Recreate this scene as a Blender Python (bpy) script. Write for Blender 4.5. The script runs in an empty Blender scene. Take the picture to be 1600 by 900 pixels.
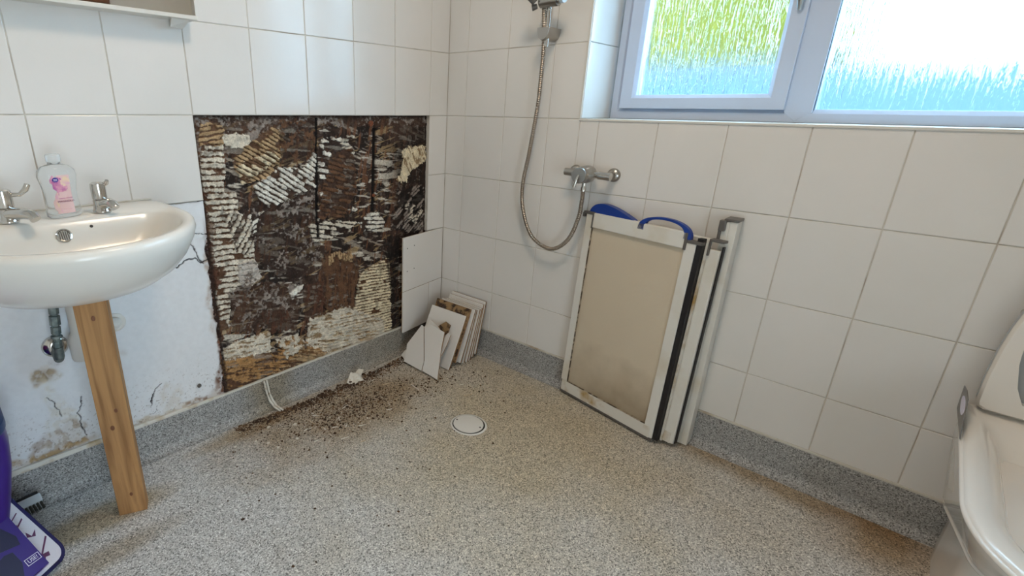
import bpy, bmesh, math, random
import numpy as np
from mathutils import Vector, Matrix
random.seed(7)
rng = np.random.default_rng(11)
C = bpy.context.scene.collection
SC = bpy.context.scene
PI = math.pi

# ------------------------------------------------------------------ camera
cam = bpy.data.cameras.new('camera')
cam.sensor_width = 36.0
cam.lens = 788.35 / 1600 * 36
cam.shift_x = 152.6 / 1600
cam.shift_y = 3.5 / 1600
cam.clip_start = 0.02
co = bpy.data.objects.new('camera', cam)
C.objects.link(co)
M3 = Matrix(((0.710427, 0.228713, -0.665571), (-0.703635, 0.249467, -0.665330), (0.013868, 0.940987, 0.338158)))
co.matrix_world = Matrix.Translation((-1.744, -1.558, 1.076)) @ M3.to_4x4()
SC.camera = co

# ------------------------------------------------------------------ world, sun, added fill lamps, exposure
w = bpy.data.worlds.new('world'); SC.world = w; w.use_nodes = True
wn = w.node_tree.nodes; wl = w.node_tree.links
for n in list(wn): wn.remove(n)
wo = wn.new('ShaderNodeOutputWorld'); wb = wn.new('ShaderNodeBackground')
wb.inputs['Color'].default_value = (0.44, 0.71, 1.0, 1)
wb.inputs['Strength'].default_value = 10.5
wl.new(wb.outputs[0], wo.inputs[0])

sun = bpy.data.lights.new('sun', 'SUN'); sun.energy = 13.0; sun.angle = math.radians(1.0)
sun.color = (1.0, 0.93, 0.80)
so = bpy.data.objects.new('sun', sun); C.objects.link(so)
so.rotation_euler = Vector((0.75, -0.25, -0.75)).to_track_quat('-Z', 'Y').to_euler()

lamp = bpy.data.lights.new('ceiling_fill_light', 'AREA'); lamp.shape = 'DISK'; lamp.size = 0.36  # unseen ceiling lamp added as warm fill
lamp.energy = 8.5; lamp.color = (1.0, 0.80, 0.60)
lo = bpy.data.objects.new('ceiling_fill_light', lamp); C.objects.link(lo)
lo.location = (-1.0, -1.05, 2.325)

hall = bpy.data.lights.new('hall_fill_light', 'AREA'); hall.shape = 'RECTANGLE'; hall.size = .75; hall.size_y = 1.0  # area light added behind the camera as cool fill
hall.energy = 18.0; hall.color = (0.72, 0.87, 1.0)
ho = bpy.data.objects.new('hall_fill_light', hall); C.objects.link(ho)
ho.location = (-1.85, -3.0, .62); ho.rotation_euler = (-PI/2, 0, PI)

portal = bpy.data.lights.new('window_daylight', 'AREA'); portal.shape = 'RECTANGLE'
portal.size = 1.3; portal.size_y = 0.95; portal.cycles.is_portal = True
po = bpy.data.objects.new('window_daylight', portal); C.objects.link(po)
po.location = (0.27, -1.26, 1.53); po.rotation_euler = (PI/2, 0, PI/2)

SC.view_settings.view_transform = 'Standard'
SC.view_settings.look = 'None'
SC.view_settings.exposure = 0.34
SC.view_settings.gamma = 1.0
SC.view_settings.use_curve_mapping = False

# ------------------------------------------------------------------ materials
def mat(name, col=(.8,.8,.8), rough=.5, metal=0.0, spec=.5, trans=0.0, ior=1.45, coat=0.0, bump=None, var=None, emit=None):
    m = bpy.data.materials.new(name); m.use_nodes = True
    nt = m.node_tree; b = nt.nodes['Principled BSDF']
    b.inputs['Base Color'].default_value = (*col, 1)
    b.inputs['Roughness'].default_value = rough
    b.inputs['Metallic'].default_value = metal
    b.inputs['Specular IOR Level'].default_value = spec
    b.inputs['Transmission Weight'].default_value = trans
    b.inputs['IOR'].default_value = ior
    b.inputs['Coat Weight'].default_value = coat
    tc = nt.nodes.new('ShaderNodeTexCoord')
    if var:   # (scale, second colour, low, high)
        n = nt.nodes.new('ShaderNodeTexNoise'); n.inputs['Scale'].default_value = var[0]; n.inputs['Detail'].default_value = 6
        nt.links.new(tc.outputs['Object'], n.inputs['Vector'])
        r = nt.nodes.new('ShaderNodeMapRange'); r.inputs['From Min'].default_value = var[2]; r.inputs['From Max'].default_value = var[3]
        nt.links.new(n.outputs['Fac'], r.inputs['Value'])
        mx = nt.nodes.new('ShaderNodeMix'); mx.data_type = 'RGBA'
        mx.inputs['A'].default_value = (*col, 1); mx.inputs['B'].default_value = (*var[1], 1)
        nt.links.new(r.outputs['Result'], mx.inputs['Factor']); nt.links.new(mx.outputs['Result'], b.inputs['Base Color'])
    if bump:  # (scale, distance)
        n = nt.nodes.new('ShaderNodeTexNoise'); n.inputs['Scale'].default_value = bump[0]; n.inputs['Detail'].default_value = 4
        nt.links.new(tc.outputs['Object'], n.inputs['Vector'])
        bp = nt.nodes.new('ShaderNodeBump'); bp.inputs['Distance'].default_value = bump[1]
        nt.links.new(n.outputs['Fac'], bp.inputs['Height']); nt.links.new(bp.outputs['Normal'], b.inputs['Normal'])
    if emit:
        b.inputs['Emission Color'].default_value = (*emit[:3], 1); b.inputs['Emission Strength'].default_value = emit[3]
    return m

M = {}
M['tile'] = mat('glazed_tile', (.76,.735,.70), .17, bump=(9, .0012), coat=.1, var=(3.0, (.72,.70,.66), .4, .7))
M['grout'] = mat('grout', (.60,.56,.49), .9, var=(11, (.28,.21,.15), .52, .80))
M['sealant'] = mat('sealant', (.60,.57,.50), .5, var=(12, (.33,.24,.15), .5, .75))
M['ceramic'] = mat('sanitary_ceramic', (.80,.775,.72), .2, coat=.12)
M['toilet'] = mat('toilet_ceramic', (.83,.79,.73), .12, coat=.3)
M['plastic_white'] = mat('white_plastic', (.70,.68,.63), .35)
M['upvc'] = mat('window_plastic_blue_cast', (.56,.64,.78), .3)  # blue cast of the daylight put into the white frame's colour
M['chrome'] = mat('chrome', (.62,.60,.57), .13, metal=1.0)
M['chrome_dull'] = mat('dull_chrome', (.42,.40,.37), .28, metal=1.0)
M['dark_metal'] = mat('dark_pipe', (.10,.13,.13), .45, metal=.5, var=(60, (.22,.25,.23), .4, .7))
M['black'] = mat('black_rubber', (.012,.011,.012), .5)
M['cap'] = mat('bronze_grey_plastic', (.12,.11,.10), .4)
M['blue'] = mat('blue_plastic', (.01,.045,.27), .35)
M['frame_white'] = mat('screen_frame', (.74,.72,.66), .3, var=(7, (.62,.55,.42), .52, .8))
M['pane'] = mat('frosted_pane', (.64,.545,.41), .38, bump=(120, .0006), var=(3, (.59,.50,.375), .45, .75))
def grime_low(m, z0, z1, colour, amt):     # brown scum dried on the lower edge of the pane
    nt = m.node_tree; N = nt.nodes.new; Lk = nt.links.new; b = nt.nodes['Principled BSDF']
    src = b.inputs['Base Color'].links[0].from_socket; tc = N('ShaderNodeTexCoord'); sp = N('ShaderNodeSeparateXYZ'); Lk(tc.outputs['Object'], sp.inputs[0])
    n = N('ShaderNodeTexNoise'); n.inputs['Scale'].default_value = 6; n.inputs['Detail'].default_value = 5; Lk(tc.outputs['Object'], n.inputs['Vector'])
    ad = N('ShaderNodeMath'); ad.operation = 'MULTIPLY_ADD'; ad.inputs[1].default_value = .35; Lk(n.outputs['Fac'], ad.inputs[0]); Lk(sp.outputs['Z'], ad.inputs[2])
    mr = N('ShaderNodeMapRange'); mr.inputs['From Min'].default_value = z1; mr.inputs['From Max'].default_value = z0; mr.inputs['To Max'].default_value = amt; Lk(ad.outputs[0], mr.inputs['Value'])
    mx = N('ShaderNodeMix'); mx.data_type = 'RGBA'; mx.inputs['B'].default_value = (*colour, 1); Lk(mr.outputs[0], mx.inputs['Factor']); Lk(src, mx.inputs['A']); Lk(mx.outputs['Result'], b.inputs['Base Color'])
grime_low(M['pane'], .20, .38, (.24,.17,.10), .75)
M['dirty_frame'] = mat('stained_frame', (.70,.67,.60), .35, var=(16, (.42,.27,.09), .5, .72))
M['paint'] = mat('beige_paint', (.82,.77,.69), .8, bump=(40, .001))
M['ceil'] = mat('ceiling_paint', (.80,.78,.74), .9)
M['mirror'] = mat('mirror_glass', (.88,.88,.86), .02, metal=1.0)
M['adhesive'] = mat('brown_adhesive', (.30,.19,.09), .9, bump=(90, .004), var=(45, (.05,.03,.02), .42, .58))
M['tile_edge'] = mat('tile_biscuit', (.36,.23,.12), .8, var=(60, (.22,.12,.06), .4, .6))
M['wood_dark'] = mat('brown_wood', (.18,.07,.03), .5)
M['purple'] = mat('purple_plastic', (.035,.008,.19), .3, bump=(6,.002))
M['purple_card'] = mat('purple_card', (.035,.010,.18), .35)
M['purple_dark'] = mat('dark_purple_print', (.012,.008,.045), .4)
M['purple_light'] = mat('lilac_card_edge', (.17,.08,.42), .4)
M['navy'] = mat('navy_piping', (.012,.010,.085), .7, bump=(300,.001))
M['magenta'] = mat('magenta_plastic', (.16,.01,.14), .35)
M['navyband'] = mat('navy_plastic', (.02,.05,.14), .4)
M['pad'] = mat('white_microfibre', (.72,.70,.76), .9, bump=(260,.002))
M['print'] = mat('white_print', (.75,.72,.85), .5)
M['bristle'] = mat('dark_bristle', (.05,.05,.04), .8)
M['brush_white'] = mat('brush_block', (.60,.66,.70), .4)
M['label'] = mat('pink_label', (.80,.55,.53), .5)
M['flower'] = mat('magnolia_print', (.50,.13,.36), .5, var=(60,(.80,.40,.50),.4,.6))
M['flower2'] = mat('pale_petal_print', (.78,.45,.55), .5, var=(60,(.85,.65,.45),.4,.6))
M['badge'] = mat('blue_badge', (.03,.02,.28), .4)
M['textdark'] = mat('label_text', (.22,.05,.12), .6)
M['bottle'] = mat('clear_bottle', (.93,.95,.95), .07, trans=.84, ior=1.2)
M['cap_clear'] = mat('clear_cap', (.9,.92,.92), .12, trans=.7, ior=1.3)
M['crumb'] = mat('dark_crumbs', (.05,.028,.018), .95, var=(25, (.16,.09,.045), .45, .65))
M['splinter'] = mat('pale_splinter', (.60,.50,.36), .8, var=(40,(.40,.26,.13),.45,.7))
M['chip'] = mat('plaster_chip', (.70,.66,.58), .8, var=(60,(.40,.26,.15),.55,.75))
M['rust'] = mat('rusty_screw', (.28,.08,.03), .8, var=(200,(.12,.04,.02),.4,.6))
M['patio'] = mat('outdoor_wall_shade', (.035,.085,.17), .8)  # shade on the garden wall put into its dark blue colour
M['paving'] = mat('paving', (.10,.11,.12), .9, var=(3,(.07,.08,.09),.4,.6))
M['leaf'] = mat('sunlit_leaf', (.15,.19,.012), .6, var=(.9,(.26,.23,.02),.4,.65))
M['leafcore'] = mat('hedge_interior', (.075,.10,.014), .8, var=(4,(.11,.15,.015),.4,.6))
M['opal'] = mat('opal_fill_lamp', (.9,.88,.84), .4, emit=(1.0,.88,.74,2.5))  # glowing cover of the added ceiling lamp

# timber
def wood():
    m = bpy.data.materials.new('softwood'); m.use_nodes = True; nt = m.node_tree; b = nt.nodes['Principled BSDF']
    tc = nt.nodes.new('ShaderNodeTexCoord'); mp = nt.nodes.new('ShaderNodeMapping'); mp.inputs['Scale'].default_value = (60, 60, 3.2)
    n = nt.nodes.new('ShaderNodeTexNoise'); n.inputs['Scale'].default_value = 1.0; n.inputs['Detail'].default_value = 5; n.inputs['Distortion'].default_value = .6
    cr = nt.nodes.new('ShaderNodeValToRGB')
    cr.color_ramp.elements[0].position = .35; cr.color_ramp.elements[0].color = (.27,.13,.045,1)
    cr.color_ramp.elements[1].position = .62; cr.color_ramp.elements[1].color = (.46,.245,.095,1)
    nt.links.new(tc.outputs['Object'], mp.inputs[0]); nt.links.new(mp.outputs[0], n.inputs['Vector'])
    nt.links.new(n.outputs['Fac'], cr.inputs[0]); nt.links.new(cr.outputs[0], b.inputs['Base Color'])
    b.inputs['Roughness'].default_value = .65
    return m
M['wood'] = wood()

# speckled safety flooring: flakes plus dried brown dirt around the shower area
def flooring(name, dirt, gain=1.0):
    m = bpy.data.materials.new(name); m.use_nodes = True; nt = m.node_tree; b = nt.nodes['Principled BSDF']; N = nt.nodes.new; Lk = nt.links.new
    tc = N('ShaderNodeTexCoord')
    vo = N('ShaderNodeTexVoronoi'); vo.inputs['Scale'].default_value = 360; Lk(tc.outputs['Object'], vo.inputs['Vector'])
    sx_ = N('ShaderNodeSeparateColor'); Lk(vo.outputs['Color'], sx_.inputs[0])
    cr = N('ShaderNodeValToRGB'); e = cr.color_ramp.elements; g = gain
    e[0].position = .0; e[0].color = (.14*g,.14*g,.13*g,1); e[1].position = 1.0; e[1].color = (.92*g,.915*g,.89*g,1)
    for p_, c_ in ((.10,.20),(.24,.40),(.5,.54),(.8,.62)):
        k = cr.color_ramp.elements.new(p_); k.color = (c_*g, c_*g*.985, c_*g*.95, 1)
    Lk(sx_.outputs[0], cr.inputs[0])
    last = cr.outputs[0]
    def dirtmix(last, centre, rx, ry, colour, amt, soft=.55):
        mp = N('ShaderNodeMapping'); mp.vector_type = 'POINT'
        mp.inputs['Location'].default_value = (-centre[0]/rx, -centre[1]/ry, 0); mp.inputs['Scale'].default_value = (1/rx, 1/ry, 0.3)
        nz = N('ShaderNodeTexNoise'); nz.inputs['Scale'].default_value = 5; nz.inputs['Detail'].default_value = 6
        Lk(tc.outputs['Object'], nz.inputs['Vector']); Lk(tc.outputs['Object'], mp.inputs[0])
        ln = N('ShaderNodeVectorMath'); ln.operation = 'LENGTH'; Lk(mp.outputs[0], ln.inputs[0])
        ad = N('ShaderNodeMath'); ad.operation = 'MULTIPLY_ADD'; ad.inputs[1].default_value = .9; Lk(nz.outputs['Fac'], ad.inputs[0]); Lk(ln.outputs['Value'], ad.inputs[2])
        mr = N('ShaderNodeMapRange'); mr.inputs['From Min'].default_value = 1.45; mr.inputs['From Max'].default_value = 1.45 - soft
        mr.inputs['To Max'].default_value = amt; Lk(ad.outputs[0], mr.inputs['Value'])
        mx = N('ShaderNodeMix'); mx.data_type = 'RGBA'; mx.blend_type = 'MULTIPLY'; mx.inputs['B'].default_value = (*colour, 1)
        Lk(mr.outputs['Result'], mx.inputs['Factor']); Lk(last, mx.inputs['A']); return mx.outputs['Result']
    for d in dirt: last = dirtmix(last, *d)
    Lk(last, b.inputs['Base Color'])
    b.inputs['Roughness'].default_value = .6
    return m
M['floor'] = flooring('speckled_vinyl', [((-.38,-.75),.95,.95,(.86,.75,.56),.95,.8), ((-.78,-.20),.55,.26,(.66,.53,.39),.9,.6),
        ((-.04,-1.45),.10,.55,(.60,.45,.28),.8,.6), ((-.10,-1.70),.22,.16,(.62,.44,.26),.9,.7), ((-1.62,-.18),.30,.07,(.68,.56,.38),.9,.5), ((-1.62,-.33),.25,.05,(.62,.52,.38),.7,.6),
        ((-1.05,-.08),.3,.05,(.7,.55,.36),.8,.6)])
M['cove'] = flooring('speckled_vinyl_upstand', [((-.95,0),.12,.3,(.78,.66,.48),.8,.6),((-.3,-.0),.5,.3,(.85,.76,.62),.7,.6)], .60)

# patterned (rain) glass
def rain_glass():
    m = bpy.data.materials.new('rain_pattern_glass'); m.use_nodes = True; nt = m.node_tree; N = nt.nodes.new; Lk = nt.links.new
    for n in list(nt.nodes): nt.nodes.remove(n)
    o = N('ShaderNodeOutputMaterial'); tc = N('ShaderNodeTexCoord'); mp = N('ShaderNodeMapping'); mp.inputs['Scale'].default_value = (1, 115, 11)
    n = N('ShaderNodeTexNoise'); n.inputs['Scale'].default_value = 1.0; n.inputs['Detail'].default_value = 3; n.inputs['Distortion'].default_value = .35
    Lk(tc.outputs['Object'], mp.inputs[0]); Lk(mp.outputs[0], n.inputs['Vector'])
    bp = N('ShaderNodeBump'); bp.inputs['Distance'].default_value = .0085; bp.inputs['Strength'].default_value = 1.0; Lk(n.outputs['Fac'], bp.inputs['Height'])
    rf = N('ShaderNodeBsdfRefraction'); rf.inputs['IOR'].default_value = 1.35; rf.inputs['Roughness'].default_value = .12; rf.inputs['Color'].default_value = (.95,.98,.96,1); Lk(bp.outputs[0], rf.inputs['Normal'])
    tr = N('ShaderNodeBsdfTransparent'); tr.inputs['Color'].default_value = (.9,.93,.92,1)
    gl = N('ShaderNodeBsdfGlossy'); gl.inputs['Roughness'].default_value = .15; Lk(bp.outputs[0], gl.inputs['Normal'])
    m1 = N('ShaderNodeMixShader'); m1.inputs[0].default_value = .62; Lk(tr.outputs[0], m1.inputs[1]); Lk(rf.outputs[0], m1.inputs[2])
    m2 = N('ShaderNodeMixShader'); m2.inputs[0].default_value = .05; Lk(m1.outputs[0], m2.inputs[1]); Lk(gl.outputs[0], m2.inputs[2])
    Lk(m2.outputs[0], o.inputs[0]); return m
M['glass'] = rain_glass()

def attr_mat(name, rough=.9, noise=(220, .25), spec=.3):
    m = bpy.data.materials.new(name); m.use_nodes = True; nt = m.node_tree; b = nt.nodes['Principled BSDF']; N = nt.nodes.new; Lk = nt.links.new
    a = N('ShaderNodeAttribute'); a.attribute_name = 'Col'; tc = N('ShaderNodeTexCoord')
    n = N('ShaderNodeTexNoise'); n.inputs['Scale'].default_value = noise[0]; n.inputs['Detail'].default_value = 4; Lk(tc.outputs['Object'], n.inputs['Vector'])
    mr = N('ShaderNodeMapRange'); mr.inputs['From Min'].default_value = .3; mr.inputs['From Max'].default_value = .7
    mr.inputs['To Min'].default_value = 1 - noise[1]; mr.inputs['To Max'].default_value = 1 + noise[1]; Lk(n.outputs['Fac'], mr.inputs['Value'])
    vm = N('ShaderNodeVectorMath'); vm.operation = 'SCALE'; Lk(a.outputs['Color'], vm.inputs[0]); Lk(mr.outputs[0], vm.inputs['Scale'])
    Lk(vm.outputs[0], b.inputs['Base Color']); b.inputs['Roughness'].default_value = rough; b.inputs['Specular IOR Level'].default_value = spec
    bp = N('ShaderNodeBump'); bp.inputs['Distance'].default_value = .002; bp.inputs['Strength'].default_value = .5 if noise[1] > .1 else .1
    Lk(n.outputs['Fac'], bp.inputs['Height']); Lk(bp.outputs[0], b.inputs['Normal'])
    return m
M['board'] = attr_mat('rotten_board')
M['plaster'] = attr_mat('stained_painted_plaster', .45, (60, .03), .4)

# ------------------------------------------------------------------ mesh helpers
class MB:
    def __init__(s): s.v = []; s.f = []
    def add(s, vs, fs, X=None):
        o = len(s.v)
        s.v += [tuple(X @ Vector(p)) if X is not None else tuple(p) for p in vs]
        s.f += [tuple(i + o for i in f) for f in fs]; return s
    def box(s, a, b, X=None):
        (x0,y0,z0),(x1,y1,z1) = a, b
        vs = [(x0,y0,z0),(x1,y0,z0),(x1,y1,z0),(x0,y1,z0),(x0,y0,z1),(x1,y0,z1),(x1,y1,z1),(x0,y1,z1)]
        return s.add(vs, [(0,3,2,1),(4,5,6,7),(0,1,5,4),(1,2,6,5),(2,3,7,6),(3,0,4,7)], X)
    def prism(s, poly, d, X=None):   # polygon of 3-D points extruded by vector d
        n = len(poly); d = Vector(d)
        vs = [Vector(p) for p in poly] + [Vector(p) + d for p in poly]
        fs = [tuple(range(n))[::-1], tuple(range(n, 2*n))] + [(i, (i+1) % n, n + (i+1) % n, n + i) for i in range(n)]
        return s.add(vs, fs, X)
    def tube(s, pts, r, n=14, cap=True, X=None):
        pts = [Vector(p) for p in pts]; m = len(pts)
        rs = r if isinstance(r, (list, tuple)) else [r] * m
        t0 = (pts[1] - pts[0]).normalized()
        u = t0.orthogonal().normalized(); vs = []
        for i, p in enumerate(pts):
            t = (pts[min(i+1, m-1)] - pts[max(i-1, 0)]).normalized()
            u = (u - t * u.dot(t)).normalized(); v = t.cross(u)
            for k in range(n):
                a = 2*PI*k/n; vs.append(p + (u*math.cos(a) + v*math.sin(a)) * rs[i])
        fs = [(i*n+k, i*n+(k+1)%n, (i+1)*n+(k+1)%n, (i+1)*n+k) for i in range(m-1) for k in range(n)]
        if cap: fs += [tuple(range(n))[::-1], tuple(range((m-1)*n, m*n))]
        return s.add(vs, fs, X)
    def rings(s, rings, cap0=True, cap1=True, X=None):
        n = len(rings[0]); vs = [p for r in rings for p in r]; m = len(rings)
        fs = [(i*n+k, i*n+(k+1)%n, (i+1)*n+(k+1)%n, (i+1)*n+k) for i in range(m-1) for k in range(n)]
        if cap0: fs.append(tuple(range(n))[::-1])
        if cap1: fs.append(tuple(range((m-1)*n, m*n)))
        return s.add(vs, fs, X)
    def lathe(s, prof, c=(0,0,0), n=24, sx=1, sy=1, X=None):
        return s.rings([[(c[0]+r*sx*math.cos(2*PI*k/n), c[1]+r*sy*math.sin(2*PI*k/n), c[2]+z) for k in range(n)] for r, z in prof], X=X)

def wpos(o):
    p = Vector((0,0,0))
    while o is not None: p += o.location; o = o.parent
    return p

def build(name, mb, m, parent=None, smooth=False, bevel=0, seg=2, sub=0, local=False):
    me = bpy.data.meshes.new(name)
    vs = mb.v
    if parent is not None and not local:
        q = wpos(parent); vs = [(v[0]-q.x, v[1]-q.y, v[2]-q.z) for v in vs]
    me.from_pydata([tuple(v) for v in vs], [], mb.f); me.validate()
    bm = bmesh.new(); bm.from_mesh(me); bmesh.ops.recalc_face_normals(bm, faces=bm.faces); bm.to_mesh(me); bm.free()
    o = bpy.data.objects.new(name, me); C.objects.link(o)
    me.materials.append(M[m] if isinstance(m, str) else m)
    if parent is not None: o.parent = parent
    if bevel:
        b = o.modifiers.new('bevel', 'BEVEL'); b.width = bevel; b.segments = seg; b.limit_method = 'ANGLE'; b.angle_limit = math.radians(40)
    if sub:
        b = o.modifiers.new('sub', 'SUBSURF'); b.levels = sub; b.render_levels = sub
    if smooth:
        me.polygons.foreach_set('use_smooth', [True]*len(me.polygons))
        if smooth != 'all':
            sh = me.edges
            bm = bmesh.new(); bm.from_mesh(me)
            for e in bm.edges:
                if len(e.link_faces) == 2 and e.calc_face_angle(0) > math.radians(42): e.smooth = False
            bm.to_mesh(me); bm.free()
    return o

def thing(name, label, cat, loc=(0,0,0), group=None):
    o = bpy.data.objects.new(name, None); C.objects.link(o); o.location = loc; o.empty_display_size = .05
    o['label'] = label; o['category'] = cat
    if group: o['group'] = group
    return o
def tag(o, label, cat, group=None, kind=None):
    o['label'] = label; o['category'] = cat
    if group: o['group'] = group
    if kind: o['kind'] = kind
    return o
def struct(o, label=None):
    o['kind'] = 'structure'
    if label: o['label'] = label
    return o
def label_part(o, t): o['label'] = t; return o

def grid_object(name, origin, du, dv, nrm, nu, nv, height, colour, m):
    """height (nu,nv) displaces along nrm; colour (nu,nv,3)."""
    origin, du, dv, nrm = [np.array(a, float) for a in (origin, du, dv, nrm)]
    U, V = np.meshgrid(np.arange(nu), np.arange(nv), indexing='ij')
    P = origin + U[..., None]*du + V[..., None]*dv + height[..., None]*nrm
    me = bpy.data.meshes.new(name); me.vertices.add(nu*nv); me.vertices.foreach_set('co', P.reshape(-1))
    i = (U[:-1, :-1]*nv + V[:-1, :-1]).ravel()
    q = np.stack([i, i+nv, i+nv+1, i+1], 1)
    if np.dot(np.cross(du, dv), nrm) < 0: q = q[:, ::-1]
    nf = len(q); me.loops.add(nf*4); me.loops.foreach_set('vertex_index', q.ravel().astype(np.int32))
    me.polygons.add(nf); me.polygons.foreach_set('loop_start', (np.arange(nf)*4).astype(np.int32)); me.polygons.foreach_set('loop_total', np.full(nf, 4, np.int32))
    me.update(calc_edges=True); me.validate()
    ca = me.color_attributes.new('Col', 'FLOAT_COLOR', 'POINT')
    col = np.concatenate([colour, np.ones(colour.shape[:2] + (1,))], 2)
    ca.data.foreach_set('color', col.reshape(-1).astype(np.float32))
    me.polygons.foreach_set('use_smooth', [True]*nf)
    me.materials.append(M[m]); o = bpy.data.objects.new(name, me); C.objects.link(o); return o

_T = rng.random((257, 257))
def vnoise(x, y):
    xi = np.floor(x).astype(int); yi = np.floor(y).astype(int); fx = x - xi; fy = y - yi
    fx = fx*fx*(3-2*fx); fy = fy*fy*(3-2*fy)
    g = lambda a, b: _T[a % 256, b % 256]
    return (g(xi,yi)*(1-fx)+g(xi+1,yi)*fx)*(1-fy) + (g(xi,yi+1)*(1-fx)+g(xi+1,yi+1)*fx)*fy
def fbm(x, y, s, o=4, off=0):
    r = 0; a = .5; t = 0
    for k in range(o):
        r = r + a*vnoise(x*s + 17.3*k + off, y*s + 5.1*k + off*1.7); t += a; a *= .5; s *= 2.03
    return r / t
def inpoly(x, y, ps):
    r = np.zeros(x.shape, bool); n = len(ps)
    for i in range(n):
        x0, y0 = ps[i]; x1, y1 = ps[(i+1) % n]
        if y0 == y1: continue
        c = ((y0 > y) != (y1 > y)) & (x < (x1-x0)*(y-y0)/(y1-y0) + x0); r ^= c
    return r
def sstep(a, b, x):
    t = np.clip((x-a)/(b-a), 0, 1); return t*t*(3-2*t)
def segdist(x, y, ps):
    d = np.full(x.shape, 9.)
    for (x0,y0),(x1,y1) in zip(ps[:-1], ps[1:]):
        l = (x1-x0)**2 + (y1-y0)**2 + 1e-12; t = np.clip(((x-x0)*(x1-x0)+(y-y0)*(y1-y0))/l, 0, 1)
        d = np.minimum(d, np.hypot(x-x0-t*(x1-x0), y-y0-t*(y1-y0)))
    return d

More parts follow.
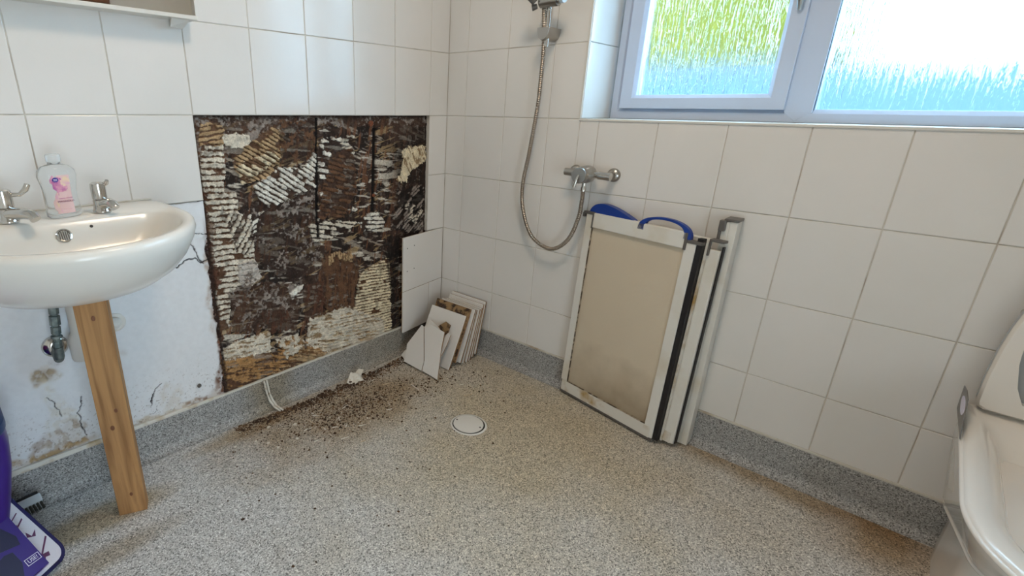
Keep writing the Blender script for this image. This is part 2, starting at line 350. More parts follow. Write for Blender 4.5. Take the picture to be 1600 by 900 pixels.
# measured patches on the left wall, metres (x, z)
PATCHES=[
 ('topband',[(-1.1104, 1.0514), (-0.1074, 1.0543), (-0.1057, 1.008), (-1.1152, 1.0161)],(0.26, 0.22, 0.19),(0.075, 0.04, 0.026),0,0.02,0.35,0.003,0.6),
 ('leftband',[(-1.1053, 1.0479), (-1.0538, 1.048), (-1.0397, 0.9191), (-1.1142, 0.2978), (-1.1284, 0.121), (-1.1623, 0.1806), (-1.1104, 0.7887)],(0.26, 0.22, 0.19),(0.13, 0.065, 0.035),80,0.02,0.5,0.003,0.6),
 ('greymid',[(-0.9437, 0.8115), (-0.6779, 0.8314), (-0.6804, 0.5431), (-0.7854, 0.4641), (-0.9584, 0.5504)],(0.26, 0.22, 0.19),(0.035, 0.02, 0.015),20,0.02,0.22,0.003,0.8),
 ('greytop',[(-0.9087, 1.0462), (-0.8049, 1.0463), (-0.9221, 0.9126), (-1.0272, 0.9376), (-1.0183, 1.0129)],(0.26, 0.22, 0.19),(0.075, 0.04, 0.026),35,0.03,0.28,0.003,0.8),
 ('leftcol',[(-1.0904, 0.9739), (-1.0186, 0.9754), (-1.0182, 0.9082), (-1.0368, 0.8207), (-0.9944, 0.8165), (-0.9925, 0.7541), (-0.9544, 0.7063), (-0.9466, 0.5479), (-1.0047, 0.5145), (-1.057, 0.458), (-1.0687, 0.3554), (-1.1094, 0.3561), (-1.1044, 0.4704), (-1.1007, 0.6232), (-1.0971, 0.7672), (-1.1005, 0.8656)],(0.62, 0.56, 0.46),(0.13, 0.065, 0.035),-4,0.0185,0.86,0.006,0.25),
 ('leftcol2',[(-1.0439, 0.7606), (-0.959, 0.7285), (-0.9384, 0.6554), (-0.9725, 0.5988), (-1.0163, 0.6181)],(0.62, 0.56, 0.46),(0.075, 0.04, 0.026),55,0.017,0.75,0.006,0.35),
 ('lefttan',[(-1.0877, 1.0247), (-1.0125, 1.0277), (-1.0184, 0.9602), (-1.0923, 0.9592)],(0.42, 0.29, 0.16),(0.13, 0.065, 0.035),10,0.014,0.8,0.004,0.5),
 ('splash',[(-1.0153, 0.9866), (-0.9679, 0.9989), (-0.9274, 0.9922), (-0.924, 0.9607), (-0.9524, 0.942), (-0.9876, 0.9552), (-1.0195, 0.9678)],(0.62, 0.56, 0.46),(0.45, 0.4, 0.35),0,0.05,1,0.005,0.5),
 ('lump',[(-1.0204, 0.5813), (-0.9557, 0.5774), (-0.9326, 0.5168), (-0.9705, 0.4784), (-1.0008, 0.4623), (-1.0272, 0.5196)],(0.45, 0.4, 0.35),(0.26, 0.22, 0.19),50,0.03,0.85,0.008,0.4),
 ('rot_tan',[(-0.9987, 0.9129), (-0.8382, 1.0184), (-0.8127, 0.9815), (-0.8279, 0.9158), (-0.8871, 0.8441), (-0.9572, 0.8335), (-0.9873, 0.8805)],(0.42, 0.29, 0.16),(0.13, 0.065, 0.035),-30,0.013,0.8,0.006,0.5),
 ('rot_tan2',[(-0.9903, 0.8927), (-0.8494, 0.9458), (-0.8383, 0.9079), (-0.966, 0.8343)],(0.7, 0.6, 0.42),(0.13, 0.065, 0.035),-30,0.016,0.7,0.007,0.4),
 ('rot_dark',[(-0.8185, 1.0263), (-0.6764, 1.0379), (-0.6787, 0.9102), (-0.793, 0.8883), (-0.8335, 0.9077)],(0.13, 0.065, 0.035),(0.035, 0.02, 0.015),-20,0.016,0.35,0.004,0.6),
 ('rot_white',[(-0.9352, 0.8274), (-0.8308, 0.8822), (-0.7346, 0.8759), (-0.6803, 0.9302), (-0.6878, 0.8048), (-0.7833, 0.7823), (-0.8819, 0.7447), (-0.9168, 0.7791)],(0.72, 0.68, 0.6),(0.075, 0.04, 0.026),-32,0.0155,0.78,0.007,0.35),
 ('c1',[(-0.669, 0.9822), (-0.5204, 0.9786), (-0.5046, 0.693), (-0.6707, 0.7138)],(0.72, 0.68, 0.6),(0.035, 0.02, 0.015),-12,0.021,0.26,0.005,0.9),
 ('c1b',[(-0.5681, 0.9753), (-0.5084, 0.9738), (-0.5024, 0.7681), (-0.5644, 0.7742)],(0.62, 0.56, 0.46),(0.035, 0.02, 0.015),-8,0.015,0.45,0.005,0.5),
 ('c2',[(-0.7329, 0.6626), (-0.6292, 0.672), (-0.4995, 0.6488), (-0.5455, 0.6169), (-0.6625, 0.6003), (-0.7142, 0.604)],(0.62, 0.56, 0.46),(0.035, 0.02, 0.015),-14,0.017,0.8,0.006,0.4),
 ('c3',[(-0.4926, 0.6608), (-0.3981, 0.6797), (-0.3563, 0.6341), (-0.371, 0.59), (-0.4743, 0.6059)],(0.72, 0.68, 0.6),(0.035, 0.02, 0.015),-6,0.017,0.78,0.006,0.4),
 ('c4',[(-0.6169, 0.9184), (-0.5098, 0.9321), (-0.496, 0.7674), (-0.5684, 0.6761), (-0.6862, 0.6919)],(0.13, 0.065, 0.035),(0.075, 0.04, 0.026),-15,0.016,0.5,0.004,0.6),
 ('rt',[(-0.2765, 0.7936), (-0.2475, 0.844), (-0.2519, 0.9115), (-0.2077, 0.9303), (-0.119, 0.9323), (-0.1167, 0.8626), (-0.1868, 0.8347), (-0.2242, 0.7893), (-0.2542, 0.7811)],(0.7, 0.6, 0.42),(0.42, 0.29, 0.16),-60,0.012,0.8,0.005,0.5),
 ('rd',[(-0.2799, 0.7462), (-0.1213, 0.753), (-0.1228, 0.5338), (-0.3053, 0.5854)],(0.26, 0.22, 0.19),(0.008, 0.006, 0.006),35,0.014,0.42,0.005,0.6),
 ('rd2',[(-0.2382, 0.6984), (-0.1262, 0.6457), (-0.141, 0.5896), (-0.2219, 0.6296)],(0.62, 0.56, 0.46),(0.008, 0.006, 0.006),30,0.014,0.45,0.005,0.6),
 ('redwood',[(-0.6811, 0.5306), (-0.5034, 0.5148), (-0.4917, 0.4525), (-0.5304, 0.2926), (-0.6479, 0.2966), (-0.7054, 0.3667)],(0.13, 0.065, 0.035),(0.075, 0.04, 0.026),86,0.02,0.7,0.006,0.4),
 ('redwood2',[(-0.7595, 0.4326), (-0.6832, 0.4407), (-0.6725, 0.3035), (-0.7662, 0.2489)],(0.1, 0.045, 0.028),(0.075, 0.04, 0.026),75,0.018,0.5,0.006,0.6),
 ('redcap',[(-0.6713, 0.5465), (-0.5421, 0.5328), (-0.537, 0.4944), (-0.6674, 0.51)],(0.42, 0.29, 0.16),(0.13, 0.065, 0.035),80,0.012,0.7,0.007,0.5),
 ('llow',[(-1.0531, 0.4915), (-0.9148, 0.4938), (-0.7872, 0.4392), (-0.8002, 0.2595), (-0.9327, 0.3009), (-1.0711, 0.3344)],(0.26, 0.22, 0.19),(0.075, 0.04, 0.026),10,0.016,0.25,0.006,0.7),
 ('lred',[(-0.9505, 0.3815), (-0.8468, 0.378), (-0.8141, 0.2639), (-0.9341, 0.286)],(0.1, 0.045, 0.028),(0.075, 0.04, 0.026),80,0.02,0.35,0.004,0.6),
 ('cream_r',[(-0.4925, 0.4249), (-0.3277, 0.4702), (-0.3204, 0.1098), (-0.5226, 0.0971), (-0.6323, 0.0838), (-0.7047, 0.1156), (-0.6493, 0.2691), (-0.5311, 0.2697)],(0.7, 0.6, 0.42),(0.13, 0.065, 0.035),-5,0.013,0.93,0.006,0.45),
 ('cream_b',[(-0.7511, 0.2987), (-0.557, 0.2998), (-0.3744, 0.1891), (-0.3754, 0.0793), (-0.5931, 0.0607), (-0.7233, 0.0639), (-0.7793, 0.1421)],(0.62, 0.56, 0.46),(0.42, 0.29, 0.16),-12,0.02,0.8,0.005,0.5),
 ('low_l',[(-1.0997, 0.2856), (-1.0317, 0.3072), (-0.9201, 0.297), (-0.9242, 0.1937), (-1.0435, 0.1979), (-1.1072, 0.2217)],(0.62, 0.56, 0.46),(0.42, 0.29, 0.16),-8,0.03,0.85,0.005,0.4),
 ('dots',[(-0.9672, 0.7382), (-0.9069, 0.7347), (-0.9004, 0.6492), (-0.9583, 0.6454)],(0.72, 0.68, 0.6),(0.035, 0.02, 0.015),30,0.014,0.3,0.005,0.9),
 ('curl',[(-0.8359, 0.4459), (-0.8078, 0.4592), (-0.77, 0.4453), (-0.7776, 0.4165), (-0.8112, 0.4146), (-0.8235, 0.3974)],(0.72, 0.68, 0.6),(0.26, 0.22, 0.19),20,0.03,0.7,0.006,0.4),
 ('low_l2',[(-1.1198, 0.251), (-0.9146, 0.2116), (-0.8988, 0.0804), (-1.1251, 0.1093)],(0.36, 0.2, 0.08),(0.13, 0.065, 0.035),-14,0.018,0.65,0.005,0.6),
 ('low_m',[(-0.9284, 0.2058), (-0.8299, 0.242), (-0.7174, 0.1632), (-0.658, 0.093), (-0.7225, 0.0783), (-0.9258, 0.0857)],(0.36, 0.2, 0.08),(0.075, 0.04, 0.026),-20,0.022,0.7,0.006,0.6),
 ('low_m2',[(-0.8945, 0.2576), (-0.8006, 0.2542), (-0.7756, 0.1968), (-0.8634, 0.172)],(0.62, 0.56, 0.46),(0.36, 0.2, 0.08),-30,0.02,0.8,0.006,0.5),
 ('low_r',[(-0.7822, 0.1852), (-0.6255, 0.0874), (-0.5226, 0.0971), (-0.2964, 0.1023), (-0.2637, 0.0789), (-0.9527, 0.0855), (-0.9498, 0.1171)],(0.42, 0.29, 0.16),(0.13, 0.065, 0.035),-18,0.012,0.6,0.004,0.7),
 ('vdark',[(-0.364, 0.5558), (-0.2673, 0.5455), (-0.2637, 0.0757), (-0.3204, 0.1162), (-0.3279, 0.3591)],(0.075, 0.04, 0.026),(0.008, 0.006, 0.006),88,0.02,0.12,0.003,0.5),
 ('gapv',[(-0.6762, 1.0421), (-0.6655, 1.0421), (-0.685, 0.6139), (-0.6993, 0.6163)],(0.008, 0.006, 0.006),(0.008, 0.006, 0.006),88,0.05,1,-0.006,0.05),
 ('gapv2',[(-0.4102, 1.0044), (-0.3906, 1.0041), (-0.4051, 0.6753), (-0.4256, 0.6779)],(0.008, 0.006, 0.006),(0.008, 0.006, 0.006),88,0.05,1,-0.008,0.05),
 ('edge_l',[(-1.1152, 0.8284), (-1.0976, 0.8266), (-1.0903, 0.6212), (-1.1075, 0.2589), (-1.1105, 0.1135), (-1.1428, 0.1168), (-1.1385, 0.318), (-1.117, 0.6263)],(0.1, 0.045, 0.028),(0.13, 0.065, 0.035),85,0.02,0.6,0.006,0.8),
]
CRACKS=[
 ([(-1.1682, 0.681), (-1.1523, 0.6516), (-1.1494, 0.6283)],0.004),
 ([(-1.2132, 0.6079), (-1.1878, 0.6233), (-1.1597, 0.6261), (-1.1419, 0.6079), (-1.1122, 0.6147)],0.007),
 ([(-1.1494, 0.6283), (-1.1342, 0.6043)],0.006),
 ([(-1.5296, 0.2862), (-1.5309, 0.2613), (-1.546, 0.2403), (-1.5437, 0.2177), (-1.5455, 0.1902), (-1.5382, 0.1579)],0.004),
 ([(-1.3147, 0.2418), (-1.3363, 0.2274), (-1.345, 0.2078), (-1.3524, 0.197), (-1.3551, 0.1795)],0.004),
 ([(-1.3443, 0.2122), (-1.3538, 0.1883)],0.008),
 ([(-1.3388, 0.1723), (-1.3451, 0.1561), (-1.3544, 0.1461)],0.003),
 ([(-1.6069, 0.315), (-1.5947, 0.2934), (-1.5886, 0.2701), (-1.5839, 0.247)],0.003),
 ([(-1.1573, 0.7034), (-1.1062, 0.6953)],0.003),
 ([(-1.5944, 0.7089), (-1.5882, 0.7077)],0.003),
]
STAINS=[
 ([(-1.6215, 0.3941), (-1.5958, 0.394), (-1.5699, 0.3763), (-1.5839, 0.3498), (-1.6171, 0.3592)],(0.24, 0.15, 0.07),0.9),
 ([(-1.6283, 0.4025), (-1.588, 0.3969), (-1.5594, 0.3682), (-1.5853, 0.3423), (-1.6244, 0.3582)],(0.5, 0.42, 0.3),0.6),
 ([(-1.6128, 0.381), (-1.5818, 0.353), (-1.5507, 0.2317), (-1.5431, 0.1402), (-1.6557, 0.1637), (-1.6144, 0.261)],(0.62, 0.56, 0.44),0.35),
 ([(-1.6351, 0.2083), (-1.5671, 0.2286), (-1.5135, 0.1658), (-1.5095, 0.1116), (-1.706, 0.1294), (-1.6854, 0.1605)],(0.3, 0.2, 0.12),0.45),
 ([(-1.7111, 0.1598), (-1.5008, 0.1415), (-1.5038, 0.1247), (-1.7198, 0.1309)],(0.42, 0.28, 0.13),0.7),
 ([(-1.42, 0.1483), (-1.3558, 0.1372), (-1.1321, 0.1482), (-1.124, 0.1191), (-1.4129, 0.112)],(0.5, 0.4, 0.26),0.5),
 ([(-1.2652, 0.1374), (-1.153, 0.1643), (-1.1097, 0.2597), (-1.1195, 0.1173), (-1.2369, 0.1123)],(0.2, 0.1, 0.05),0.6),
 ([(-1.118, 0.3587), (-1.0986, 0.3527), (-1.1128, 0.1144), (-1.1355, 0.1394)],(0.14, 0.06, 0.03),0.85),
 ([(-1.127, 0.6282), (-1.1088, 0.6247), (-1.1143, 0.3339), (-1.1293, 0.3387)],(0.35, 0.22, 0.13),0.5),
 ([(-1.5848, 0.4133), (-1.5562, 0.4088), (-1.5488, 0.3922), (-1.5754, 0.3942)],(0.3, 0.26, 0.22),0.4),
 ([(-1.4068, 0.3908), (-1.3864, 0.3881), (-1.3863, 0.3667), (-1.4052, 0.3691)],(0.5, 0.45, 0.4),0.3),
 ([(-1.3104, 0.2447), (-1.2541, 0.2174), (-1.2766, 0.1302), (-1.3182, 0.1246)],(0.5, 0.42, 0.3),0.25),
]
BOARD_SCREWS=[(-0.4196, 1.0209), (-0.4109, 0.7437)]
BROKEN=[
 [(-0.2494, -0.114, 0.1541), (-0.3051, -0.0776, 0.0643), (-0.3181, -0.0872, 0.0433), (-0.3452, -0.0994, -0.0004), (-0.3471, -0.2102, -0.0034), (-0.3262, -0.2044, 0.0303), (-0.2519, -0.1285, 0.1502)],
 [(-0.2436, -0.1634, 0.1715), (-0.2496, -0.2492, 0.162), (-0.2856, -0.2659, 0.1039), (-0.3523, -0.3097, -0.0037), (-0.3495, -0.2183, 0.0008), (-0.3247, -0.2085, 0.0407), (-0.2549, -0.1354, 0.1534)],
 [(-0.2174, -0.1378, 0.1897), (-0.2265, -0.1898, 0.1749), (-0.2387, -0.2397, 0.1554), (-0.275, -0.2565, 0.0968), (-0.272, -0.2043, 0.1016), (-0.2407, -0.1256, 0.1521)],
 [(-0.3078, -0.0724, 0.0278), (-0.3248, -0.061, 0.0003), (-0.333, -0.0951, -0.013), (-0.3229, -0.1051, 0.0034)],
 [(-0.2186, -0.2589, 0.1555), (-0.2454, -0.2589, 0.1122), (-0.2715, -0.2545, 0.0702), (-0.2348, -0.2298, 0.1293), (-0.2167, -0.2422, 0.1585)],
]
RUST_PATCH=[(-0.1906, -0.1542, 0.1336), (-0.1784, -0.1694, 0.1601), (-0.1672, -0.1969, 0.1843), (-0.1708, -0.2271, 0.1764), (-0.1859, -0.2269, 0.1437), (-0.1935, -0.2078, 0.1272)]


# ------------------------------------------------------------------ room shell
TW, TH = .2, .248            # tile pitch
ROW0 = 1.05                  # height of the joint at the top of the hole
AL, BR = .108, .103          # first cut tile on each wall
XM, YM, ZC = -2.7, -2.6, 2.4
TOPTRIM = .124

def clip(rect, holes):
    out = [rect]
    for h in holes:
        nx = []
        for (a,b,c,d) in out:      # a<c, b<d
            if h[2] <= a or h[0] >= c or h[3] <= b or h[1] >= d: nx.append((a,b,c,d)); continue
            if h[0] > a: nx.append((a,b,h[0],d))
            if h[2] < c: nx.append((h[2],b,c,d))
            lo, hi = max(a,h[0]), min(c,h[2])
            if h[1] > b: nx.append((lo,b,hi,h[1]))
            if h[3] < d: nx.append((lo,h[3],hi,d))
        out = nx
    return out
def tile_rects(off, umax, zlo, holes):
    us = [0, off]
    while us[-1] < umax: us.append(min(us[-1] + TW, umax))
    zs = [ROW0 + k*TH for k in range(-5, 7)]
    res = []
    for u0, u1 in zip(us[:-1], us[1:]):
        for z0, z1 in zip(zs[:-1], zs[1:]):
            z0c, z1c = max(z0, zlo), min(z1, ZC)
            if z1c - z0c < .004 or u1-u0 < .004: continue
            for r in clip((u0, z0c, u1, z1c), holes):
                if r[2]-r[0] > .006 and r[3]-r[1] > .006: res.append(r)
    return res
def tile_mesh(rects, face, tilt=.0011):
    """face(u, z, depth) -> world point; depth 0 is the glazed face"""
    mb = MB(); g = .0011; e = .0016
    for (u0, z0, u1, z1) in rects:
        t = [random.uniform(-tilt, tilt)*.5 for _ in range(4)]
        a, b, c, d = u0+g, z0+g, u1-g, z1-g
        f = [face(a+e,b+e,t[0]), face(c-e,b+e,t[1]), face(c-e,d-e,t[2]), face(a+e,d-e,t[3])]
        s = [face(a+.4*e,b+.4*e,.0005+t[0]), face(c-.4*e,b+.4*e,.0005+t[1]), face(c-.4*e,d-.4*e,.0005+t[2]), face(a+.4*e,d-.4*e,.0005+t[3])]
        k = [face(a,b,.0020), face(c,b,.0020), face(c,d,.0020), face(a,d,.0020)]
        bk = [face(a,b,.008), face(c,b,.008), face(c,d,.008), face(a,d,.008)]
        mb.rings([bk, k, s, f])
    return mb
HX0, HX1, HX2, HZ1, HZ2 = -1.108, -.108, -.262, .554, 1.05    # the hole
# left wall (y = 0): u = -x
hole_left = [(.0, 0, -HX2 + .0, HZ1), (-HX1, 0, -HX0, HZ2), (-HX0, 0, 3.0, .802)]
fl = lambda u, z, d: (-u, d, z)
rl = tile_rects(AL, -XM, TOPTRIM, hole_left)
build_l = tile_mesh(rl, fl)
wl_ = MB().box((XM-.1, .034, -.06), (.30, .16, ZC+.1))
for (u0,z0,u1,z1) in clip((0, 0, -XM, ZC), hole_left): wl_.box((-u1 , .0022, z0), (-u0 if u0 > 0 else .01, .034, z1))
wall_left = struct(build('wall_left', wl_, 'grout'), 'left wall with glazed white tiles')
struct(build('wall_left_tiles', build_l, 'tile', wall_left, smooth=False))['kind'] = 'structure'
# right wall (x = 0) with the window opening: u = -y
WY0, WY1, WZ0, WZ1 = -.632, -1.89, 1.052, 2.0
hole_right = [(-WY0, WZ0-.004, -WY1, WZ1)]
fr = lambda u, z, d: (d, -u, z)
rr = tile_rects(BR, -YM, TOPTRIM, hole_right)
wr_ = MB()
for (u0,z0,u1,z1) in clip((-.034, 0, -YM, ZC), hole_right): wr_.box((.0022, -u1, z0), (.30, -u0, z1))
wall_right = struct(build('wall_right', wr_, 'grout'), 'window wall with glazed white tiles')
struct(build('wall_right_tiles', tile_mesh(rr, fr), 'tile', wall_right))
# tiled reveal on the left side of the window
fj = lambda u, z, d: (u, WY0 - .004 + d, z)
zs = [WZ0, ROW0+TH, ROW0+2*TH, ROW0+3*TH, WZ1]
rj = [(.0, a, .215, b) for a, b in zip(zs[:-1], zs[1:])]
struct(build('wall_right_reveal', tile_mesh(rj, fj), 'tile', wall_right))
struct(build('wall_back', MB().box((XM-.12, YM-.1, -.06), (XM, .16, ZC+.1)), 'paint'))
struct(build('wall_front', MB().box((XM-.1, YM-.12, -.06), (-2.25, YM, ZC+.1)).box((-1.45, YM-.12, -.06), (.30, YM, ZC+.1)).box((-2.25, YM-.12, 2.02), (-1.45, YM, ZC+.1)), 'paint'))  # doorway gap added to let the hall fill light in
struct(build('wall_fill_box', MB().box((-2.5, -3.3, -.06), (-1.2, -3.2, 2.4)).box((-2.6, -3.3, -.06), (-2.5, YM-.12, 2.4)).box((-1.2, -3.3, -.06), (-1.1, YM-.12, 2.4)).box((-2.6, -3.3, 2.3), (-1.1, YM-.12, 2.4)).box((-2.6, -3.3, -.06), (-1.1, YM, -.001)), 'paint'), 'unseen hall box added around the fill light behind the camera')  # unseen box added to hold the fill light and keep the sky out
struct(build('floor', MB().box((XM, YM, -.06), (.0, .0, 0)), 'floor'), 'speckled grey vinyl floor with brown dirt')
struct(build('ceiling', MB().box((XM, YM, ZC), (.30, .034, ZC+.1)), 'ceil'))

# coved vinyl upstand
def cove_profile():
    p = [(.0005, .119), (.003, .1185), (.004, .04)]
    for k in range(7):
        a = PI/2*k/6; p.append((.034 - .030*math.cos(a), .0305 - .030*math.sin(a)))
    p += [(.034, -.002), (.0, -.002)]
    return p
pr = cove_profile()
struct(build('baseboard_left', MB().prism([(XM, -a, z) for a, z in pr], (-XM-.002, 0, 0)), 'cove', smooth=True), 'coved grey vinyl upstand on the left wall')
struct(build('baseboard_right', MB().prism([(-a, -.002, z) for a, z in pr], (0, YM+.004, 0)), 'cove', smooth=True), 'coved grey vinyl upstand under the window wall')
struct(build('trim_1', MB().box((-1.80, -.0035, .118), (-.15, .006, .1255)), 'sealant', bevel=.0015), 'pale sealant strip above the left upstand')
struct(build('trim_2', MB().box((-.0035, -1.80, .118), (.004, -.002, .1255)), 'sealant', bevel=.0015), 'pale sealant strip above the right upstand')
# window tile trim
struct(build('trim_3', MB().box((-.0035, WY1, WZ0-.0075), (.012, WY0+.005, WZ0+.0005)), 'plastic_white', bevel=.002), 'white edging strip under the window')
struct(build('trim_4', MB().box((-.0035, WY0-.002, WZ0), (.012, WY0+.005, WZ1)), 'plastic_white', bevel=.002), 'white edging strip beside the window')

# ------------------------------------------------------------------ window
FX = .205
win = thing('window_1', 'white plastic window with two panes of rain-patterned glass', 'window', (FX, -1.26, WZ0)); del win['category']; win['kind'] = 'structure'
def frame_rect(mb, y0, y1, z0, z1, wd, x0, x1, wb=None, slope=.012):
    wb = wb or wd
    o = [(y0,z0),(y1,z0),(y1,z1),(y0,z1)]; i = [(y0-wd,z0+wb),(y1+wd,z0+wb),(y1+wd,z1-wd),(y0-wd,z1-wd)]
    j = [(y0-wd+slope,z0+wb-slope),(y1+wd-slope,z0+wb-slope),(y1+wd-slope,z1-wd+slope),(y0-wd+slope,z1-wd+slope)]
    f = lambda q, x: [(x, a, b) for a, b in q]
    mb.rings([f(o,x1), f(o,x0), f(j,x0), f(i,x0+slope), f(i,x1)], cap0=False, cap1=False)
    n = len(mb.v); b = n - 20
    mb.f += [(b+k, b+(k+1)%4, b+16+(k+1)%4, b+16+k) for k in range(4)]
fr_ = MB(); frame_rect(fr_, WY0-.012, WY1+.012, WZ0+.001, WZ1-.004, .034, FX, FX+.06, .038)
build('window_frame', fr_, 'upvc', win, bevel=.001)
mu = MB().prism([(FX, -1.19, WZ0+.03), (FX-.0015, -1.222, WZ0+.004), (FX, -1.262, WZ0+.03), (FX, -1.262, WZ1-.03), (FX, -1.19, WZ1-.03)], (.058, 0, 0))
build('mullion', mu, 'upvc', win, bevel=.002)
sa = MB(); frame_rect(sa, -.680, -1.192, 1.089, WZ1-.036, .052, FX-.014, FX+.04, .046)
sash = build('sash', sa, 'upvc', win, bevel=.001)
build('handle', MB().tube([(FX-.02,-1.172,1.36),(FX-.034,-1.172,1.38),(FX-.034,-1.172,1.50)], [.006,.008,.007], 10), 'chrome_dull', sash, smooth=True)
build('glass_pane', MB().box((FX+.012, -1.142, 1.133), (FX+.018, -.730, WZ1-.086)), 'glass', win)
build('glass_pane', MB().box((FX+.022, WY1+.044, 1.086), (FX+.028, -1.260, WZ1-.038)), 'glass', win)
build('gasket', MB().box((FX+.004, -1.2635, 1.088), (FX+.022, -1.2605, WZ1-.036)), 'black', win)
build('window_sill', MB().box((.010, WY1, WZ0-.02), (FX+.06, WY0-.004, WZ0+.0004)), 'plastic_white', win)

# ------------------------------------------------------------------ painted plaster below the basin
g = .0017; x0, x1, z0, z1 = -2.69, -1.106, .120, .803
nu, nv = int(.72/g), int((z1-z0)/g)
X, Z = np.meshgrid(x1 - .72 + np.arange(nu)*g, z0 + np.arange(nv)*g, indexing='ij')
base = np.empty(X.shape+(3,)); base[:] = (.74,.755,.77)
n1 = fbm(X, Z, 9); base *= (0.97 + .06*n1)[..., None]
H_ = (fbm(X, Z, 14)-.5)*.0012 + (fbm(X, Z, 60, 3, 4)-.5)*.0005
wx = X + (fbm(X,Z,22,4,1)-.5)*.05; wz = Z + (fbm(X,Z,22,4,9)-.5)*.05
for ps, c, a in STAINS:
    mk = inpoly(wx, wz, ps).astype(float)
    for _ in range(2):
        for ax in (0, 1): mk = (np.roll(mk,2,ax)+mk+np.roll(mk,-2,ax)+np.roll(mk,1,ax)+np.roll(mk,-1,ax))/5
    sp = sstep(.38, .62, fbm(X, Z, 70, 4, 3))
    k = np.clip(mk*a*(.45+.85*sp),0,1)[..., None]; base = base*(1-k) + np.array(c)*k
    H_ -= mk*a*.0025*sp
# pockmarks and specks near the bottom edge
sp = sstep(.70, .75, fbm(X, Z, 210, 3, 8)) * sstep(.34, .13, Z)*.8
base = base*(1-.7*sp[...,None]) + np.array((.15,.09,.05))*.7*sp[...,None]
for ps, wd in CRACKS:
    jx = X + (fbm(X,Z,90,3,2)-.5)*.010; jz = Z + (fbm(X,Z,90,3,6)-.5)*.010
    d = segdist(jx, jz, ps); k = sstep(wd*.52, wd*.16, d); base = base*(1-k[...,None]*.95) + np.array((.03,.025,.03))*k[...,None]*.95
    H_ -= k*.004; H_ += sstep(.02, .004, d)*.0012*(1-k)
# chewed edge beside the hole
ed = sstep(-1.124, -1.111, X + (fbm(X,Z,40,4,5)-.5)*.022)*sstep(.78,.60,Z)
base = base*(1-ed[...,None]) + np.array((.20,.08,.04))*ed[...,None]*(.4+.9*fbm(X,Z,90,3,1))[...,None]; H_ -= ed*.012
pl = grid_object('wall_left_plaster', (x1-.72, .004, z0), (g,0,0), (0,0,g), (0,-1,0), nu, nv, H_, base, 'plaster')
struct(pl, 'white painted plaster with cracks and brown stains below the basin'); pl.parent = wall_left
o = build('wall_left_plaster_rest', MB().box((x0, .004, z0), (x1-.72+g, .034, z1)), mat('white_wall_paint', (.74,.755,.77), .45), wall_left); struct(o)
struct(build('trim_5', MB().prism([(-1.80,-.004,.119),(-1.125,-.004,.119),(-1.122,-.006,.1275),(-1.45,-.004,.132),(-1.80,-.004,.135)], (0,.008,0)), 'dirty_frame'), 'stained filler line under the plaster')

# ------------------------------------------------------------------ rotten board inside the hole
g = .0016; x0, x1, z0, z1 = HX0-.014, -.10, .112, 1.052
nu, nv = int((x1-x0)/g), int((z1-z0)/g)
X, Z = np.meshgrid(x0 + np.arange(nu)*g, z0 + np.arange(nv)*g, indexing='ij')
big = fbm(X, Z, 7, 5); fine = fbm(X, Z, 55, 4, 3); vf = fbm(X, Z, 160, 3, 7)
t = np.clip(.9*big + .6*(fine-.5), 0, 1)[..., None]
base = (1-sstep(.4,.66,t))*np.array((.017,.011,.009)) + sstep(.4,.66,t)*np.array((.050,.029,.021))
sp = sstep(.60, .72, fbm(X, Z, 75, 4, 12))[..., None]; base = base*(1-.35*sp) + np.array((.24,.20,.17))*.35*sp
fib = fbm(X*6, Z*.9, 20, 4, 5)                     # vertical fibres of the board
base *= (.6 + .8*fib)[..., None]
for (aa, th_, cc, am) in ((-.35,.735,(.42,.36,.29),.6), (.25,.725,(.42,.29,.15),.6), (1.35,.70,(.16,.07,.035),.8), (-.1,.75,(.62,.57,.48),.8)):   # scraped, flaking streaks
    al = X*math.cos(aa)+Z*math.sin(aa); ac = -X*math.sin(aa)+Z*math.cos(aa)
    q = fbm(al*.16, ac, 95, 3, aa*7) * (.55+.75*fbm(X, Z, 11, 3, aa*3+20)); k = (sstep(th_-.13, th_-.08, q)*am*(1-.8*sstep(-.36,-.26,X)*sstep(.45,.6,Z)))[..., None]
    base = base*(1-k) + np.array(cc)*(.6+.7*vf)[..., None]*k
H_ = (big-.5)*.006 + (fine-.5)*.004 + (vf-.5)*.0016 + (fib-.5)*.002
MOTTLE = {'topband','leftband','greymid','greytop','splash','lump','rot_dark','rt','redwood','redwood2','llow','lred','low_l2','low_m','low_m2','low_l','vdark','edge_l','cream_b','low_r'}
FIBRE = {'redwood','redwood2','lred','low_l2','low_r','rt','vdark','low_m','cream_b','low_l'}
XF, ZF, HF, BF, FF, VF = X, Z, H_, base, fine, vf
